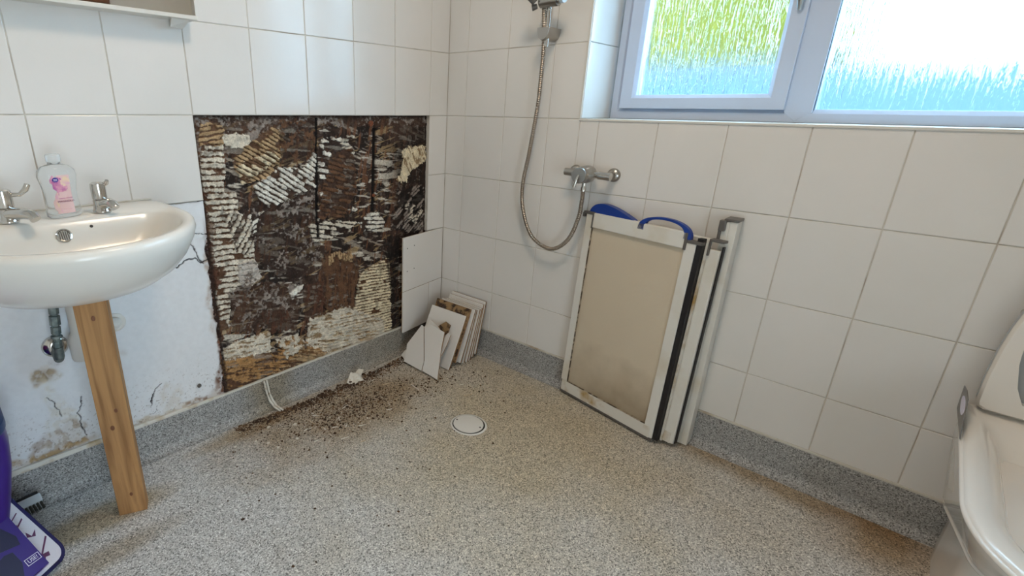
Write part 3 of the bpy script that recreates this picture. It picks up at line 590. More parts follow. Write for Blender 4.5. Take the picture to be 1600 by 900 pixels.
for (n_, ps, c1, c2, ang, pitch, cov, ht, rag) in PATCHES:
    ia, ib = [int(np.clip((q-x0)/g, 0, nu)) for q in (min(p[0] for p in ps)-.04, max(p[0] for p in ps)+.04)]
    ja, jb = [int(np.clip((q-z0)/g, 0, nv)) for q in (min(p[1] for p in ps)-.04, max(p[1] for p in ps)+.04)]
    sl_ = (slice(ia, ib), slice(ja, jb)); X, Z, H_, base, fine, vf = XF[sl_], ZF[sl_], HF[sl_], BF[sl_].copy(), FF[sl_], VF[sl_]
    r = .05*rag
    wx = X + (fbm(X,Z,16,4,hash_ := (len(n_)*3.7+ang*.13))-.5)*r*1.1 + (fbm(X,Z,110,3,2)-.5)*r*.7
    wz = Z + (fbm(X,Z,16,4,hash_+9)-.5)*r*1.1 + (fbm(X,Z,110,3,6)-.5)*r*.7
    mk = inpoly(wx, wz, ps)
    if not mk.any(): continue
    a = math.radians(ang); along = X*math.cos(a) + Z*math.sin(a); across = -X*math.sin(a) + Z*math.cos(a)
    across = across + (fbm(X,Z,7,3,hash_)-.5)*pitch*.7 + (fbm(X,Z,90,2,hash_)-.5)*pitch*.22
    ph = across/pitch; fr_c = ph - np.floor(ph); idx = np.floor(ph)
    tri = 1 - np.abs(fr_c-.5)*2                      # 0 in the valley, 1 on the crest
    brk = vnoise(along/pitch*.42 + idx*13.7, idx*3.1 + hash_)
    brk = .6*brk + .4*fbm(X,Z,35,4,hash_+2)
    tone = (.62 + .75*fbm(X,Z,60,4,hash_+5))[..., None]
    v_ = np.array(c2)*(.35+1.0*fbm(X,Z,80,4,hash_+1))[..., None]
    if n_ in MOTTLE:                                 # torn, mottled surface without comb ridges
        q = fbm(X,Z,34,5,hash_+4)*.55 + fbm(X,Z,120,3,hash_)*.45
        if n_ in FIBRE: q = .5*q + .5*fbm(along*.6, across*5, 34, 4, hash_)
        th = np.quantile(q[mk], 1-cov); k1 = (sstep(th-.02, th+.07, q)*mk)[..., None]
        kv = (mk*.7)[..., None]; base = base*(1-kv) + v_*kv; base = base*(1-k1) + np.clip(np.array(c1)*tone,0,.8)*k1
        H_ += mk*ht*.3 + k1[...,0]*ht*.8*(.6+.8*fine); BF[sl_] = base; continue
    th = np.quantile(brk[mk], 1-min(cov,.999)) if cov < 1 else -1
    soft = sstep(th-.10, th+.06, brk)                # ridges thin out before they stop
    ridge = sstep(.62-.42*soft, .80-.42*soft, tri + (vf-.5)*.7 + (fine-.5)*.5)*sstep(th-.05, th-.01, brk)*mk
    kv = (mk*(.55+.45*cov))[..., None]; base = base*(1-kv) + v_*kv
    grime = sstep(.60,.72, fbm(X,Z,48,4,hash_+8))[..., None]*.7
    kr = ridge[..., None]; base = base*(1-kr) + np.clip(np.array(c1)*tone, 0, .8)*(1-grime*.65)*kr
    H_ += mk*ht*.35*cov + ridge*ht*(.75 + .5*fine); BF[sl_] = base
X, Z, H_, base, fine, vf = XF, ZF, HF, BF, FF, VF
# board colour darkened just inside the tile edges
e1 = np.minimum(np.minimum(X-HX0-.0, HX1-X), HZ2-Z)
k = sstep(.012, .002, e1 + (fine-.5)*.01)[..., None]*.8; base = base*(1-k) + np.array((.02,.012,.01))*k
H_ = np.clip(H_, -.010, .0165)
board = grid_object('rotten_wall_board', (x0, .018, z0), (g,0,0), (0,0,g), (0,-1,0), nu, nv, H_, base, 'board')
tag(board, 'rotten dark brown backing board with old adhesive ridges, exposed in the hole in the tiles', 'damaged board')
for (sx, sz), r in zip(BOARD_SCREWS, (.011, .007)):
    tag(build('rusty_screw', MB().lathe([(.001,0),(r,0),(r*.95,.004),(r*.4,.006),(r*.35,.003),(.001,.003)], n=14, X=Matrix.Translation((sx, .018, sz)) @ Matrix.Rotation(PI/2, 4, 'X')), 'rust', smooth=True),
        'large rusty orange screw head at the top of the exposed board' if r > .01 else 'small rusty screw head in the dark middle of the exposed board', 'screw')

# loose tiles left of the corner, bulging off the wall
lt = thing('loose_tile', 'loose white wall tiles bulging off the wall beside the corner, behind the tile stack', 'tile', (-.288, -.030, .10))
ang = math.atan2(.030, .288)
cx, sx_ = math.cos(ang), math.sin(ang)
fll = lambda u, z, d: (-u*cx + d*sx_*0, -u*sx_ - .001 + d, z)
build('tile_face', tile_mesh([(.001, .306, .288, .554)], fll), 'tile', lt)
build('tile_face', tile_mesh([(.100, .106, .288, .306), (.001, .106, .100, .306)], fll), 'tile', lt)
build('tile_backing', MB().prism([fll(.001,.108,.0025), fll(.2865,.107,.0025), fll(.2865,.552,.0025), fll(.001,.552,.0025)], (0,.009,0)), 'tile_edge', lt)
for px, pz in ((.262,.503),(.214,.508),(.262,.398),(.214,.402)):
    label_part(build('drill_hole', MB().lathe([(.001,0),(.0026,0),(.0026,.0008),(.001,.001)], n=10, X=Matrix.Translation((-px*cx, -px*sx_-.001, pz)) @ Matrix.Rotation(PI/2, 4, 'X')), 'black', lt), 'small dark drill hole')

# ------------------------------------------------------------------ stack of tiles in the corner
def make_tile(wd, hg, crusty):
    r = bpy.data.objects.new('removed_tile', None); C.objects.link(r)
    mb = MB(); g_ = .0015
    f = lambda u, z, d: (d, u, z)
    o = [(-wd/2,0),(wd/2,0),(wd/2,hg),(-wd/2,hg)]
    ins = lambda e: [(-wd/2+e,e),(wd/2-e,e),(wd/2-e,hg-e),(-wd/2+e,hg-e)]
    P = lambda q, x: [(x, a, b) for a, b in q]
    mb.rings([P(o,.0010), P(o,-.0007), P(ins(.0006),-.0016), P(ins(.002),-.002)])
    build('glazed_face', mb, 'tile', r, local=True)
    build('tile_body', MB().rings([P(ins(.0003),.0085), P(ins(.0003),.0010)]), 'tile_edge', r, local=True)
    ad = MB(); n = 16; m = 14; vs = []; 
    for i in range(n+1):
        for j in range(m+1):
            e = (0 < i < n) and (0 < j < m)
            vs.append((.0085 + (random.uniform(.002, .008+crusty) if e else 0), -wd/2+.001+(wd-.002)*j/m, .001+(hg-.002)*i/n))
    ad.add(vs, [(i*(m+1)+j, i*(m+1)+j+1, (i+1)*(m+1)+j+1, (i+1)*(m+1)+j) for i in range(n) for j in range(m)])
    build('adhesive_bed', ad, 'adhesive', r, local=True)
    return r
# (bottom x, centre y, lean, yaw, width, height, flipped, label)
TS = [(-0.252,-.183,0.452,.03,0,0,'white tile at the front of the leaning stack, largest whole face showing'),
      (-0.205,-.185,0.4,.02,0.018,1,'tile showing its crusty brown adhesive back just behind the front tile'),
      (-0.178,-.190,0.35,-.02,0.012,0,'white tile with its top edge showing behind the crusty brown one'),
      (-0.156,-.186,0.32,.02,0,0,'tile in the middle of the stack with thick brown bedding on its edge'),
      (-0.134,-.190,0.3,.0,0.0,0,'tile hidden mostly within the stack, fourth from the back'),
      (-0.113,-.188,0.28,-.02,0.0,0,'tile third from the back of the stack, its right edge showing'),
      (-0.092,-.186,0.25,.01,0.01,0,'white tile second from the back of the stack, standing high'),
      (-0.07,-.187,0.22,.0,0.018,0,'rearmost and tallest-standing tile of the stack, nearest the window wall')]
protos = {}
for i, (bx, cy, lean, yaw, zoff, flip, lb) in enumerate(TS):
    r = make_tile(.198, .248, .002 if flip else .0)
    rot = Matrix.Rotation(yaw, 4, 'Z') @ Matrix.Rotation(lean, 4, 'Y')
    if flip: rot = rot @ Matrix.Rotation(PI, 4, 'Z')
    r.matrix_world = Matrix.Translation((bx, cy, .003 + zoff)) @ rot
    tag(r, lb, 'tile', 'removed tiles stacked in the corner')

# broken pieces leaning on the front
BL_ = ['left-hand half of the broken white tile leaning on the front of the stack', 'right-hand half of the broken white tile, with a pointed lower corner',
       'broken white tile fragment tucked behind the two halves', 'small white tile corner sticking out left of the broken halves', 'narrow white tile sliver right of the broken halves']
nrm = Vector((-1, 0, .62)).normalized()
for i, (ps, lb) in enumerate(zip(BROKEN, BL_)):
    c = sum((Vector(p) for p in ps), Vector())/len(ps); c.z = min(p[2] for p in ps)
    dz = .008 - c.z if c.z < .004 else 0
    t = thing('broken_tile', lb, 'tile piece', (c.x, c.y, max(c.z, 0)), 'broken tile pieces')
    q = [Vector(p) + Vector((0,0,dz)) for p in ps]
    build('glazed_face', MB().prism([p + nrm*.0 for p in q], -nrm*.003), 'tile', t, bevel=.0006)
    cc = sum(q, Vector())/len(q)
    build('tile_body', MB().prism([cc + (p-cc)*.99 - nrm*.003 for p in q], -nrm*.004), 'tile_edge', t)
rp = [Vector(p) + Vector((-.016,0,.004)) for p in RUST_PATCH]
tag(build('adhesive_lump', MB().prism(rp, (.008,0,-.003)), 'adhesive', bevel=.002), 'brown crumbly adhesive patch on the front tile above the broken pieces', 'adhesive')

# ------------------------------------------------------------------ floor drain
dr = thing('floor_drain', 'round white plastic drain cover set in the floor', 'drain', (-.497,-.600,0))
build('rim', MB().lathe([(.0635,0),(.066,.001),(.064,.003),(.0595,.0035),(.059,.001),(.058,.0)], (-.497,-.600,0), 48), 'plastic_white', dr, smooth=True)
build('slot', MB().lathe([(.0592,.0002),(.0592,.0012),(.02,.0012)], (-.497,-.600,0), 40), 'black', dr)
build('cover', MB().lathe([(.0535,.001),(.0545,.002),(.0540,.0040),(.052,.0046),(.001,.0050)], (-.4965,-.5985,0), 48), 'plastic_white', dr, smooth=True)
for a in (0.62, 0.62+PI):
    build('screw', MB().lathe([(.003,.0046),(.0036,.0052),(.002,.0056),(.001,.0056)], (-.4965+.046*math.cos(a+1.2), -.5985+.046*math.sin(a+1.2), 0), 12), 'cap', dr)

# ------------------------------------------------------------------ basin
BX = -1.507
def dshape(hw, yb, ym, yf, n=72, c=(BX,-.22), p=2.0, yback=0.0):
    """outline: straight back at yback, straight sides to ym, super-elliptic front to yf; sampled by angle about c"""
    out = []
    def inside(x, y):
        dx = abs(x-BX)/hw
        if y > yb: return False
        rb = .05*hw/.26
        if y > yb-rb and dx*hw > hw-rb: return (dx*hw-(hw-rb))**2 + (y-(yb-rb))**2 < rb*rb
        if y > ym: return dx < 1
        return dx**p + ((ym-y)/(ym-yf))**p < 1
    for k in range(n):
        a = 2*PI*k/n; lo, hi = 0., .8
        for _ in range(26):
            m_ = (lo+hi)/2
            if inside(c[0]+m_*math.cos(a), c[1]+m_*math.sin(a)): lo = m_
            else: hi = m_
        out.append((c[0]+lo*math.cos(a), c[1]+lo*math.sin(a)))
    return out
bs = thing('wash_basin', 'white ceramic wash basin on the left wall, propped by a timber post', 'basin', (BX, -.0, .64))
R_ = lambda q, z: [(a, b, z) for a, b in q]
# (half width, back, mid, front, z)
outer = [(.10,-.03,-.14,-.27,.662),(.145,-.012,-.16,-.335,.668),(.186,-.004,-.18,-.390,.684),(.216,-.003,-.19,-.436,.710),(.240,-.003,-.195,-.476,.745),(.256,-.003,-.20,-.503,.782),(.262,-.003,-.20,-.515,.805),(.260,-.003,-.20,-.513,.817),(.256,-.004,-.20,-.508,.8215)]
rim = [(.249,-.010,-.20,-.500,.822)]
inner = [(.236,-.150,-.21,-.484,.820),(.230,-.158,-.21,-.476,.812),(.218,-.168,-.22,-.462,.790),(.195,-.186,-.23,-.436,.755),(.155,-.215,-.25,-.395,.722),(.09,-.25,-.28,-.345,.712),(.025,-.285,-.30,-.32,.708)]
bm_ = MB().rings([R_(dshape(*o[:4]), o[4]) for o in outer] + [R_(dshape(*o[:4]), o[4]) for o in rim] + [R_(dshape(*o[:4], c=(BX,-.30)), o[4]) for o in inner])
build('bowl', bm_, 'ceramic', bs, smooth='all')
bl_ = MB().box((BX-.249, -.006, .8215), (BX+.249, .0, .8255)); build('sealant', bl_, 'sealant', bs, bevel=.001)
Xo = Matrix.Translation((-1.5125, -.1690, .786)) @ Matrix.Rotation(math.radians(62), 4, 'X')
og = build('overflow_grille', MB().lathe([(.012,-.002),(.0165,.0),(.0165,.003),(.013,.0045),(.012,.0025),(.001,.0025)], n=28, X=Xo), 'chrome', bs, smooth=True)
gm = MB()
for k in range(-2, 3): gm.box((k*.0042-.0008, -.010, .0028), (k*.0042+.0008, .010, .0042), X=Xo)
build('bar', gm, 'cap', og)
build('chain_hole', MB().lathe([(.0035,-.001),(.0038,.0012),(.001,.0014)], n=14, X=Matrix.Translation((-1.4525,-.1630,.799)) @ Matrix.Rotation(math.radians(62), 4, 'X')), 'black', bs)

def tap(x, y, label, right):
    t = thing('basin_tap', label, 'tap', (x, y, .822), 'chrome basin taps')
    z = .822
    build('base', MB().lathe([(.020,0),(.0205,.004),(.018,.008),(.0165,.018),(.0165,.030),(.012,.032)], (x,y,z), 28), 'chrome', t, smooth=True)
    sp = MB().tube([(x,y,z+.018),(x+.006,y-.014,z+.023),(x+.012,y-.028,z+.025),(x+.017,y-.040,z+.022),(x+.019,y-.046,z+.014)] if right else
                   [(x,y,z+.018),(x+.010,y-.022,z+.022),(x+.024,y-.048,z+.024),(x+.036,y-.066,z+.022),(x+.040,y-.074,z+.012)], [.0145,.0135,.0120,.0115,.0105], 16)
    build('spout', sp, 'chrome', t, smooth=True)
    hd = build('handle', MB().lathe([(.0135,.031),(.0165,.034),(.0170,.060),(.0165,.070),(.012,.0735),(.001,.074)], (x,y,z), 28), 'chrome', t, smooth=True)
    if right: lv = MB().tube([(x+.010,y-.004,z+.066),(x+.017,y-.014,z+.072),(x+.018,y-.018,z+.078)], [.006,.0055,.0045], 10)
    else: lv = MB().tube([(x+.010,y,z+.060),(x+.030,y-.006,z+.060),(x+.042,y-.008,z+.070),(x+.048,y-.010,z+.082)], [.0055,.0050,.0065,.0060], 12)
    build('lever', lv, 'chrome', hd, smooth=True)
tap(-1.600, -.115, 'chrome lever tap at the left edge of the basin, left of the soap bottle', False)
tap(-1.412, -.115, 'chrome lever tap right of the soap bottle', True)

# soap bottle
sb = thing('soap_bottle', 'clear hand wash bottle with pink magnolia label between the taps', 'bottle', (-1.495,-.118,.822))
yaw = .18
XB = Matrix.Translation((-1.492,-.118,.8225)) @ Matrix.Rotation(yaw, 4, 'Z') @ Matrix.Diagonal((1.12,1,1,1))
prof = [(.003,0),(.029,0),(.033,.004),(.0335,.015),(.0312,.038),(.0305,.055),(.0340,.080),(.0365,.095),(.0345,.108),(.026,.117),(.0125,.122),(.0120,.127)]
build('body', MB().lathe(prof, n=40, sy=.62, X=XB), 'bottle', sb, smooth='all')
build('cap', MB().lathe([(.0125,.1265),(.0135,.128),(.0135,.142),(.011,.1445),(.001,.145)], n=28, X=XB), 'cap_clear', sb, smooth=True)
def label_grid(x0_, x1_, z0_, z1_, eps, shape=None, nx=20, nz=24):
    vs = []; fs = []; P_ = {}
    rz = lambda z: np.interp(z, [p[1] for p in prof], [p[0] for p in prof])
    for i in range(nx+1):
        for j in range(nz+1):
            x = x0_+(x1_-x0_)*i/nx; z = z0_+(z1_-z0_)*j/nz; r = rz(z)
            P_[i,j] = len(vs); vs.append((x, -(r*.62*math.sqrt(max(0,1-(x/r)**2)))-eps, z))
    for i in range(nx):
        for j in range(nz):
            xc = x0_+(x1_-x0_)*(i+.5)/nx; zc = z0_+(z1_-z0_)*(j+.5)/nz
            if shape is None or shape(xc, zc): fs.append((P_[i,j],P_[i+1,j],P_[i+1,j+1],P_[i,j+1]))
    return MB().add(vs, fs, XB)
lab = build('label', label_grid(-.021,.015,.010,.098,.0006, lambda x,z: x > -.013-.008*math.cos((z-.03)*60)), 'label', sb, smooth=True)
build('flower_print', label_grid(-.021,.014,.052,.098,.0010, lambda x,z: ((x+.004)/.013)**2+((z-.070)/.010)**2 < 1 or ((x+.010)/.012)**2+((z-.085)/.009)**2 < 1 or (x < -.008-.5*(z-.03)*0 and abs(x+.013+.004*math.sin(z*90)) < .0022)), 'flower', lab)
build('petal_print', label_grid(-.021,.015,.012,.098,.0013, lambda x,z: ((x-.006)/.009)**2+((z-.083)/.011)**2 < 1 or (abs(x+.012+.003*math.sin((z-.02)*80)) < .0018 and z < .058)), 'flower2', lab)
build('badge', label_grid(-.021,.0,.078,.096,.0017, lambda x,z: (x+.0115)**2+(z-.088)**2 < .0055**2, 30, 30), 'badge', lab)
bz = MB(); 
for z_ in (.0895, .0865): bz.v and None; mb_ = label_grid(-.0148,-.0082,z_-.0006,z_+.0006,.0021); bz.add(mb_.v, mb_.f)
build('badge_print', bz, 'print', lab)
def text_mesh(body, size, X, m, parent, name, ex=.0002):
    cu = bpy.data.curves.new(name, 'FONT'); cu.body = body; cu.size = size; cu.extrude = ex; cu.align_x = 'CENTER'; cu.align_y = 'CENTER'
    ob = bpy.data.objects.new(name, cu); C.objects.link(ob); bpy.context.view_layer.update()
    dg = bpy.context.evaluated_depsgraph_get(); me = bpy.data.meshes.new_from_object(ob.evaluated_get(dg))
    bpy.data.objects.remove(ob); mb = MB(); mb.add([tuple(v.co) for v in me.vertices], [tuple(p.vertices) for p in me.polygons], X)
    return build(name, mb, m, parent)
XT = lambda x, z: XB @ Matrix.Translation((x, -.0212, z)) @ Matrix.Rotation(PI/2, 4, 'X')
text_mesh('MAGNOLIA', .0062, XT(.001,.038), 'textdark', lab, 'lettering')
text_mesh('HAND WASH', .0042, XT(.001,.045), 'flower', lab, 'lettering')
text_mesh('------------', .0034, XT(.001,.031), 'flower2', lab, 'lettering')
text_mesh('---------------', .0034, XT(.001,.020), 'flower', lab, 'lettering')

# timber post
post = MB().prism([(-1.536,-.205,0),(-1.472,-.232,0),(-1.458,-.197,0),(-1.522,-.170,0)], (.0,-.018,.668))
o = tag(build('timber_post', post, 'wood', bevel=.0012), 'upright softwood post propping up the wash basin', 'post')
pk = thing('x','x','x'); bpy.data.objects.remove(pk)
for (fx, z_, r_) in ((.52,.595,.0045),(.62,.335,.004),(.40,.285,.005),(.55,.065,.004)):
    f0 = Vector((-1.536,-.205,0)); f1 = Vector((-1.472,-.232,0)); p = f0.lerp(f1, fx) + Vector((0,-.018*z_/.652,z_))
    nn = Vector((-.39,-.92,0)).normalized()
    kn = build('knot', MB().lathe([(r_,-.0005),(r_,.0006),(r_*.6,.001),(.0005,.0008)], n=12, sy=1.5, X=Matrix.Translation(p) @ nn.to_track_quat('Z','Y').to_matrix().to_4x4()), 'wood_dark', None)
    kn.parent = o

# supply valve and waste under the basin
vp = thing('supply_pipe', 'green-grey supply pipe with isolating valve below the basin, left of the post', 'pipe', (-1.553,-.0,.44))
def vx(z): return -1.549 - (.60-z)*.10
build('pipe', MB().tube([(vx(.66),-.055,.66),(vx(.60),-.055,.60),(vx(.52),-.056,.52),(vx(.465),-.058,.465)], .0075, 14), 'dark_metal', vp, smooth=True)
nt_ = MB()
for za, zb, r_ in ((.590,.566,.0115),(.562,.536,.0125),(.532,.512,.0115),(.508,.500,.0135),(.492,.470,.0105)):
    nt_.tube([(vx(za),-.056,za),(vx(zb),-.056,zb)], r_, 6)
build('compression_nut', nt_, 'dark_metal', vp, bevel=.001)
build('top_connector', MB().tube([(vx(.645),-.055,.645),(vx(.600),-.055,.600)], .0105, 12), 'black', vp)
build('elbow', MB().tube([(vx(.475),-.057,.475),(vx(.455),-.057,.448),(vx(.450),-.050,.440),(vx(.45),-.01,.446)], [.0115,.0125,.012,.010], 14), 'dark_metal', vp, smooth=True)
build('wall_flange', MB().lathe([(.030,0),(.031,.003),(.028,.010),(.016,.016),(.010,.017)], n=36, X=Matrix.Translation((-1.560,.003,.457)) @ Matrix.Rotation(PI/2, 4, 'X')), 'chrome', vp, smooth=True)
wp = thing('waste_trap', 'white plastic waste trap mostly hidden behind the timber post', 'pipe', (-1.475,-.06,.44))
build('trap_body', MB().lathe([(.005,0),(.026,.002),(.028,.010),(.028,.060),(.024,.070),(.018,.080),(.017,.20)], (-1.510,-.060,.425), 28), 'plastic_white', wp, smooth=True)
build('outlet_pipe', MB().tube([(-1.510,-.060,.500),(-1.460,-.04,.500),(-1.415,-.02,.487),(-1.408,.003,.482)], .017, 18), 'plastic_white', wp, smooth=True)
build('wall_collar', MB().lathe([(.0275,0),(.0275,.004),(.021,.008),(.018,.008)], n=30, X=Matrix.Translation((-1.408,.003,.482)) @ Matrix.Rotation(PI/2, 4, 'X')), 'plastic_white', wp, smooth=True)
hp_ = thing('flexible_pipe', 'thin curved grey pipe under the basin beside the timber post', 'pipe', (-1.50,-.04,.55))
build('tube', MB().tube([(-1.527,-.03,.640),(-1.522,-.03,.605),(-1.505,-.04,.580),(-1.485,-.045,.572),(-1.46,-.02,.57),(-1.46,.003,.57)], .0045, 10), 'dark_metal', hp_, smooth=True)
tag(build('wall_screw', MB().lathe([(.007,0),(.0072,.003),(.005,.005),(.003,.003),(.001,.003)], n=16, X=Matrix.Translation((-1.201,.003,.189)) @ Matrix.Rotation(PI/2, 4, 'X')), 'cap', smooth=True), 'grey screw head in the painted plaster, low beside the hole', 'screw')

# ------------------------------------------------------------------ mirror cabinet
mc = thing('mirror_cabinet', 'mirror-fronted cabinet with a white lower edge above the basin', 'cabinet', (-1.45,-.0,1.294))
build('cabinet_body', MB().box((-1.90,-.046,1.302), (-1.086,-.0005,1.95)), 'plastic_white', mc)
build('mirror', MB().box((-1.90,-.049,1.305), (-1.0865,-.0462,1.95)), 'mirror', mc)
build('bottom_ledge', MB().box((-1.90,-.055,1.2935), (-1.084,-.0005,1.3035)), 'plastic_white', mc, bevel=.0015)
build('bracket', MB().prism([(-1.150,-.045,1.2935),(-1.098,-.040,1.2935),(-1.108,-.006,1.274),(-1.150,-.030,1.274)], (0,.006,0)), 'plastic_white', mc, bevel=.001)
# brown cabinet added out of view to give the mirror a brown reflection
wc = thing('added_cabinet', 'brown wooden wall cabinet added out of view for the mirror to reflect', 'cabinet', (-.74,YM+.08,1.69))
build('carcass', MB().box((-.84,YM,1.66),(-.58,YM+.16,2.05)), 'wood_dark', wc, bevel=.003)
build('door', MB().box((-.83,YM+.16,1.67),(-.59,YM+.175,2.04)), 'wood_dark', wc, bevel=.004)

# ------------------------------------------------------------------ shower valve, hose and rail
XV = lambda x, y, z: Matrix.Translation((x, y, z)) @ Matrix.Rotation(-PI/2, 4, 'Y')   # local +z -> world -x
sv = thing('shower_valve', 'chrome bar shower valve on the window wall above the folded screen', 'valve', (0,-.705,.87))
build('body', MB().lathe([(.020,0),(.027,.004),(.030,.014),(.030,.045),(.027,.052),(.026,.064)], n=36, X=XV(-.028,-.709,.870)), 'chrome_dull', sv, smooth=True)
dial = build('control_dial', MB().lathe([(.0265,0),(.0275,.002),(.0275,.017),(.026,.0195),(.001,.020)], n=40, X=XV(-.092,-.709,.870)), 'chrome_dull', sv, smooth=True)
build('lever', MB().tube([(-.113,-.710,.872),(-.119,-.709,.862),(-.121,-.706,.846),(-.121,-.703,.832)], [.0035,.004,.0048,.0055], 12), 'chrome', dial, smooth=True)
build('inlet_bar', MB().tube([(-.050,-.735,.870),(-.050,-.752,.8695),(-.050,-.7525,.8695),(-.050,-.795,.868)], [.0115,.0115,.0135,.0135], 20), 'chrome', sv, smooth=True)
build('inlet_bar', MB().tube([(-.050,-.680,.871),(-.050,-.664,.871),(-.050,-.6635,.871),(-.050,-.625,.872)], [.0115,.0115,.0130,.0130], 20), 'chrome_dull', sv, smooth=True)
for y_ in (-.783, -.640):
    build('wall_flange', MB().lathe([(.0235,0),(.0235,.004),(.019,.010),(.012,.013),(.0115,.044)], n=32, X=XV(-.0005,y_,.870)), 'chrome_dull', sv, smooth=True)
build('outlet', MB().tube([(-.060,-.708,.846),(-.060,-.708,.826),(-.060,-.7075,.8255),(-.060,-.707,.812)], [.0085,.0085,.0095,.0095], 16), 'chrome', sv, smooth=True)

HP = [(-.070,-.488,1.405),(-.058,-.492,1.292),(-.050,-.488,1.185),(-.046,-.482,1.085),(-.045,-.463,.923),(-.045,-.447,.804),(-.045,-.459,.705),(-.045,-.509,.611),(-.045,-.595,.577),(-.046,-.662,.623),(-.050,-.696,.709),(-.057,-.7055,.775),(-.060,-.707,.815)]
def catmull(P, step):
    P = [Vector(p) for p in P]; P = [P[0]*2-P[1]] + P + [P[-1]*2-P[-2]]; out = []
    for i in range(1, len(P)-2):
        n = max(2, int((P[i+1]-P[i]).length/step))
        for k in range(n):
            t = k/n; out.append(.5*((2*P[i]) + (P[i+1]-P[i-1])*t + (2*P[i-1]-5*P[i]+4*P[i+1]-P[i+2])*t*t + (3*P[i]-P[i-1]-3*P[i+1]+P[i+2])*t**3))
    out.append(P[-2]); return out
hpts = catmull(HP, .0017)
hs = MB().tube(hpts, [.0080 if (i//2) % 2 else .0062 for i in range(len(hpts))], 10)
tag(build('shower_hose', hs, mat('hose_metal', (.36,.31,.26), .3, metal=1.0), smooth='all'), 'ribbed metal shower hose hanging in a loop from rail to valve', 'hose')

rl_ = thing('shower_rail', 'chrome shower riser rail with slider, left of the window', 'shower rail', (0,-.505,1.29))
build('rail_tube', MB().tube([(-.055,-.500,1.286),(-.055,-.500,1.95)], .0095, 24), 'chrome', rl_, smooth=True)
pd = [(-.024,1.345),(.024,1.345),(.023,1.332),(.016,1.314),(.005,1.306),(-.006,1.306),(-.017,1.314),(-.023,1.332)]
build('wall_bracket', MB().prism([(-.078,-.497-y_,z_) for y_, z_ in pd], (.0775,0,0)), 'chrome_dull', rl_, smooth=True, bevel=.0015)
build('wall_bracket', MB().prism([(-.078,-.497-y_,z_+.56) for y_, z_ in pd], (.0775,0,0)), 'chrome_dull', rl_, smooth=True, bevel=.0015)
sl = build('slider', MB().tube([(-.075,-.478,1.424),(-.075,-.545,1.424)], .020, 28).tube([(-.075,-.545,1.424),(-.080,-.562,1.422)], [.014,.012], 24), 'chrome_dull', rl_, smooth=True)
build('slider_button', MB().tube([(-.082,-.560,1.4235),(-.085,-.572,1.423)], [.0145,.0135], 24), 'brush_white', sl, smooth=True)
build('locking_lever', MB().tube([(-.085,-.470,1.410),(-.092,-.455,1.406)], [.008,.011], 14), 'cap', sl, smooth=True)
build('handset_cradle', MB().tube([(-.098,-.470,1.420),(-.112,-.455,1.440),(-.12,-.45,1.46)], [.012,.014,.013], 16), 'cap', sl, smooth=True)

# ------------------------------------------------------------------ folded shower screen
A0 = Vector((-.040,-.708,.006)); B0 = Vector((-.116,-1.110,.004)); T0 = Vector((-.014,-.706,.735))
U = (B0-A0).normalized(); V = (T0-A0); V = (V - U*V.dot(U)).normalized(); Wn = U.cross(V).normalized()
if Wn.x > 0: Wn = -Wn      # towards the room
XS = Matrix.Translation(A0) @ Matrix((U, V, Wn)).transposed().to_4x4()
SW, SH = (B0-A0).length, .731
scr = thing('shower_screen', 'folded half-height shower screen with beige frosted panels leaning on the wall', 'shower screen', tuple(A0.lerp(B0,.5)))
def sbox(a, b): return MB().box(a, b, XS)
fw = .040; th = .018
def panel(u0, u1, v0, v1, w0, w1, fl, fr_w, top, bot):
    pn = build('panel_frame', MB().box((u0,v0+bot,w0),(u0+fl,v1-.002,w1),XS).box((u1-fr_w,v0+.002,w0),(u1,v1-.03,w1),XS).box((u0+fl,v1-top,w0),(u1-fr_w+.002,v1,w1+.003),XS), 'frame_white', scr, bevel=.0025)
    label_part(build('bottom_rail', MB().box((u0+.006,v0,w0),(u1-fr_w*.3,v0+bot,w1+.001),XS), 'dirty_frame', pn, bevel=.002), 'rust-stained bottom rail')
    build('pane', MB().box((u0+fl-.004,v0+bot-.004,w0+.006),(u1-fr_w+.004,v1-top+.004,w0+.011),XS), 'pane', pn)
    return pn
p1 = panel(0, SW-.006, .010, SH, -th/2, th/2, .030, .034, .052, .044)
build('glazing_gasket', MB().box((.0298,.052,th/2-.004),(.0325,SH-.05,th/2+.0008),XS).box((.031,.0535,th/2-.004),(SW-.04,.0560,th/2+.0008),XS), mat('mouldy_gasket', (.10,.075,.05), .8, var=(60,(.45,.38,.28),.45,.6)), p1)
build('bottom_seal', MB().box((.0,.001,-.008),(SW-.004,.0105,.008),XS), 'cap', scr, bevel=.001)
build('hinge_seal', MB().box((SW-.0065,.012,-th/2-.006),(SW+.011,SH-.012,th/2-.004),XS), 'black', scr, bevel=.001)
# second panel, folded behind
p2 = panel(.14, SW+.052, .012, SH-.012, -.040, -.022, .028, .036, .045, .04)
build('edge_strip', MB().box((SW+.0125,.012,-.021),(SW+.018,SH-.02,-.012),XS), 'dirty_frame', p2)
build('hinge_seal', MB().box((SW+.0525,.016,-.042),(SW+.0565,SH-.03,-.030),XS), 'black', scr)
# wall channel at the right
XC = Matrix.Translation((0,0,0))
ch = MB().box((-.055,-1.196,.004),(-.004,-1.176,.778)).box((-.056,-1.176,.004),(-.050,-1.158,.776)).box((-.038,-1.176,.004),(-.032,-1.160,.776))
build('wall_channel', ch, 'frame_white', scr, bevel=.0015)
build('channel_cap', MB().box((-.059,-1.199,.777),(-.003,-1.160,.785)).box((-.066,-1.168,.748),(-.046,-1.150,.780)).box((-.062,-1.158,.715),(-.054,-1.150,.760)), 'cap', scr, bevel=.002)
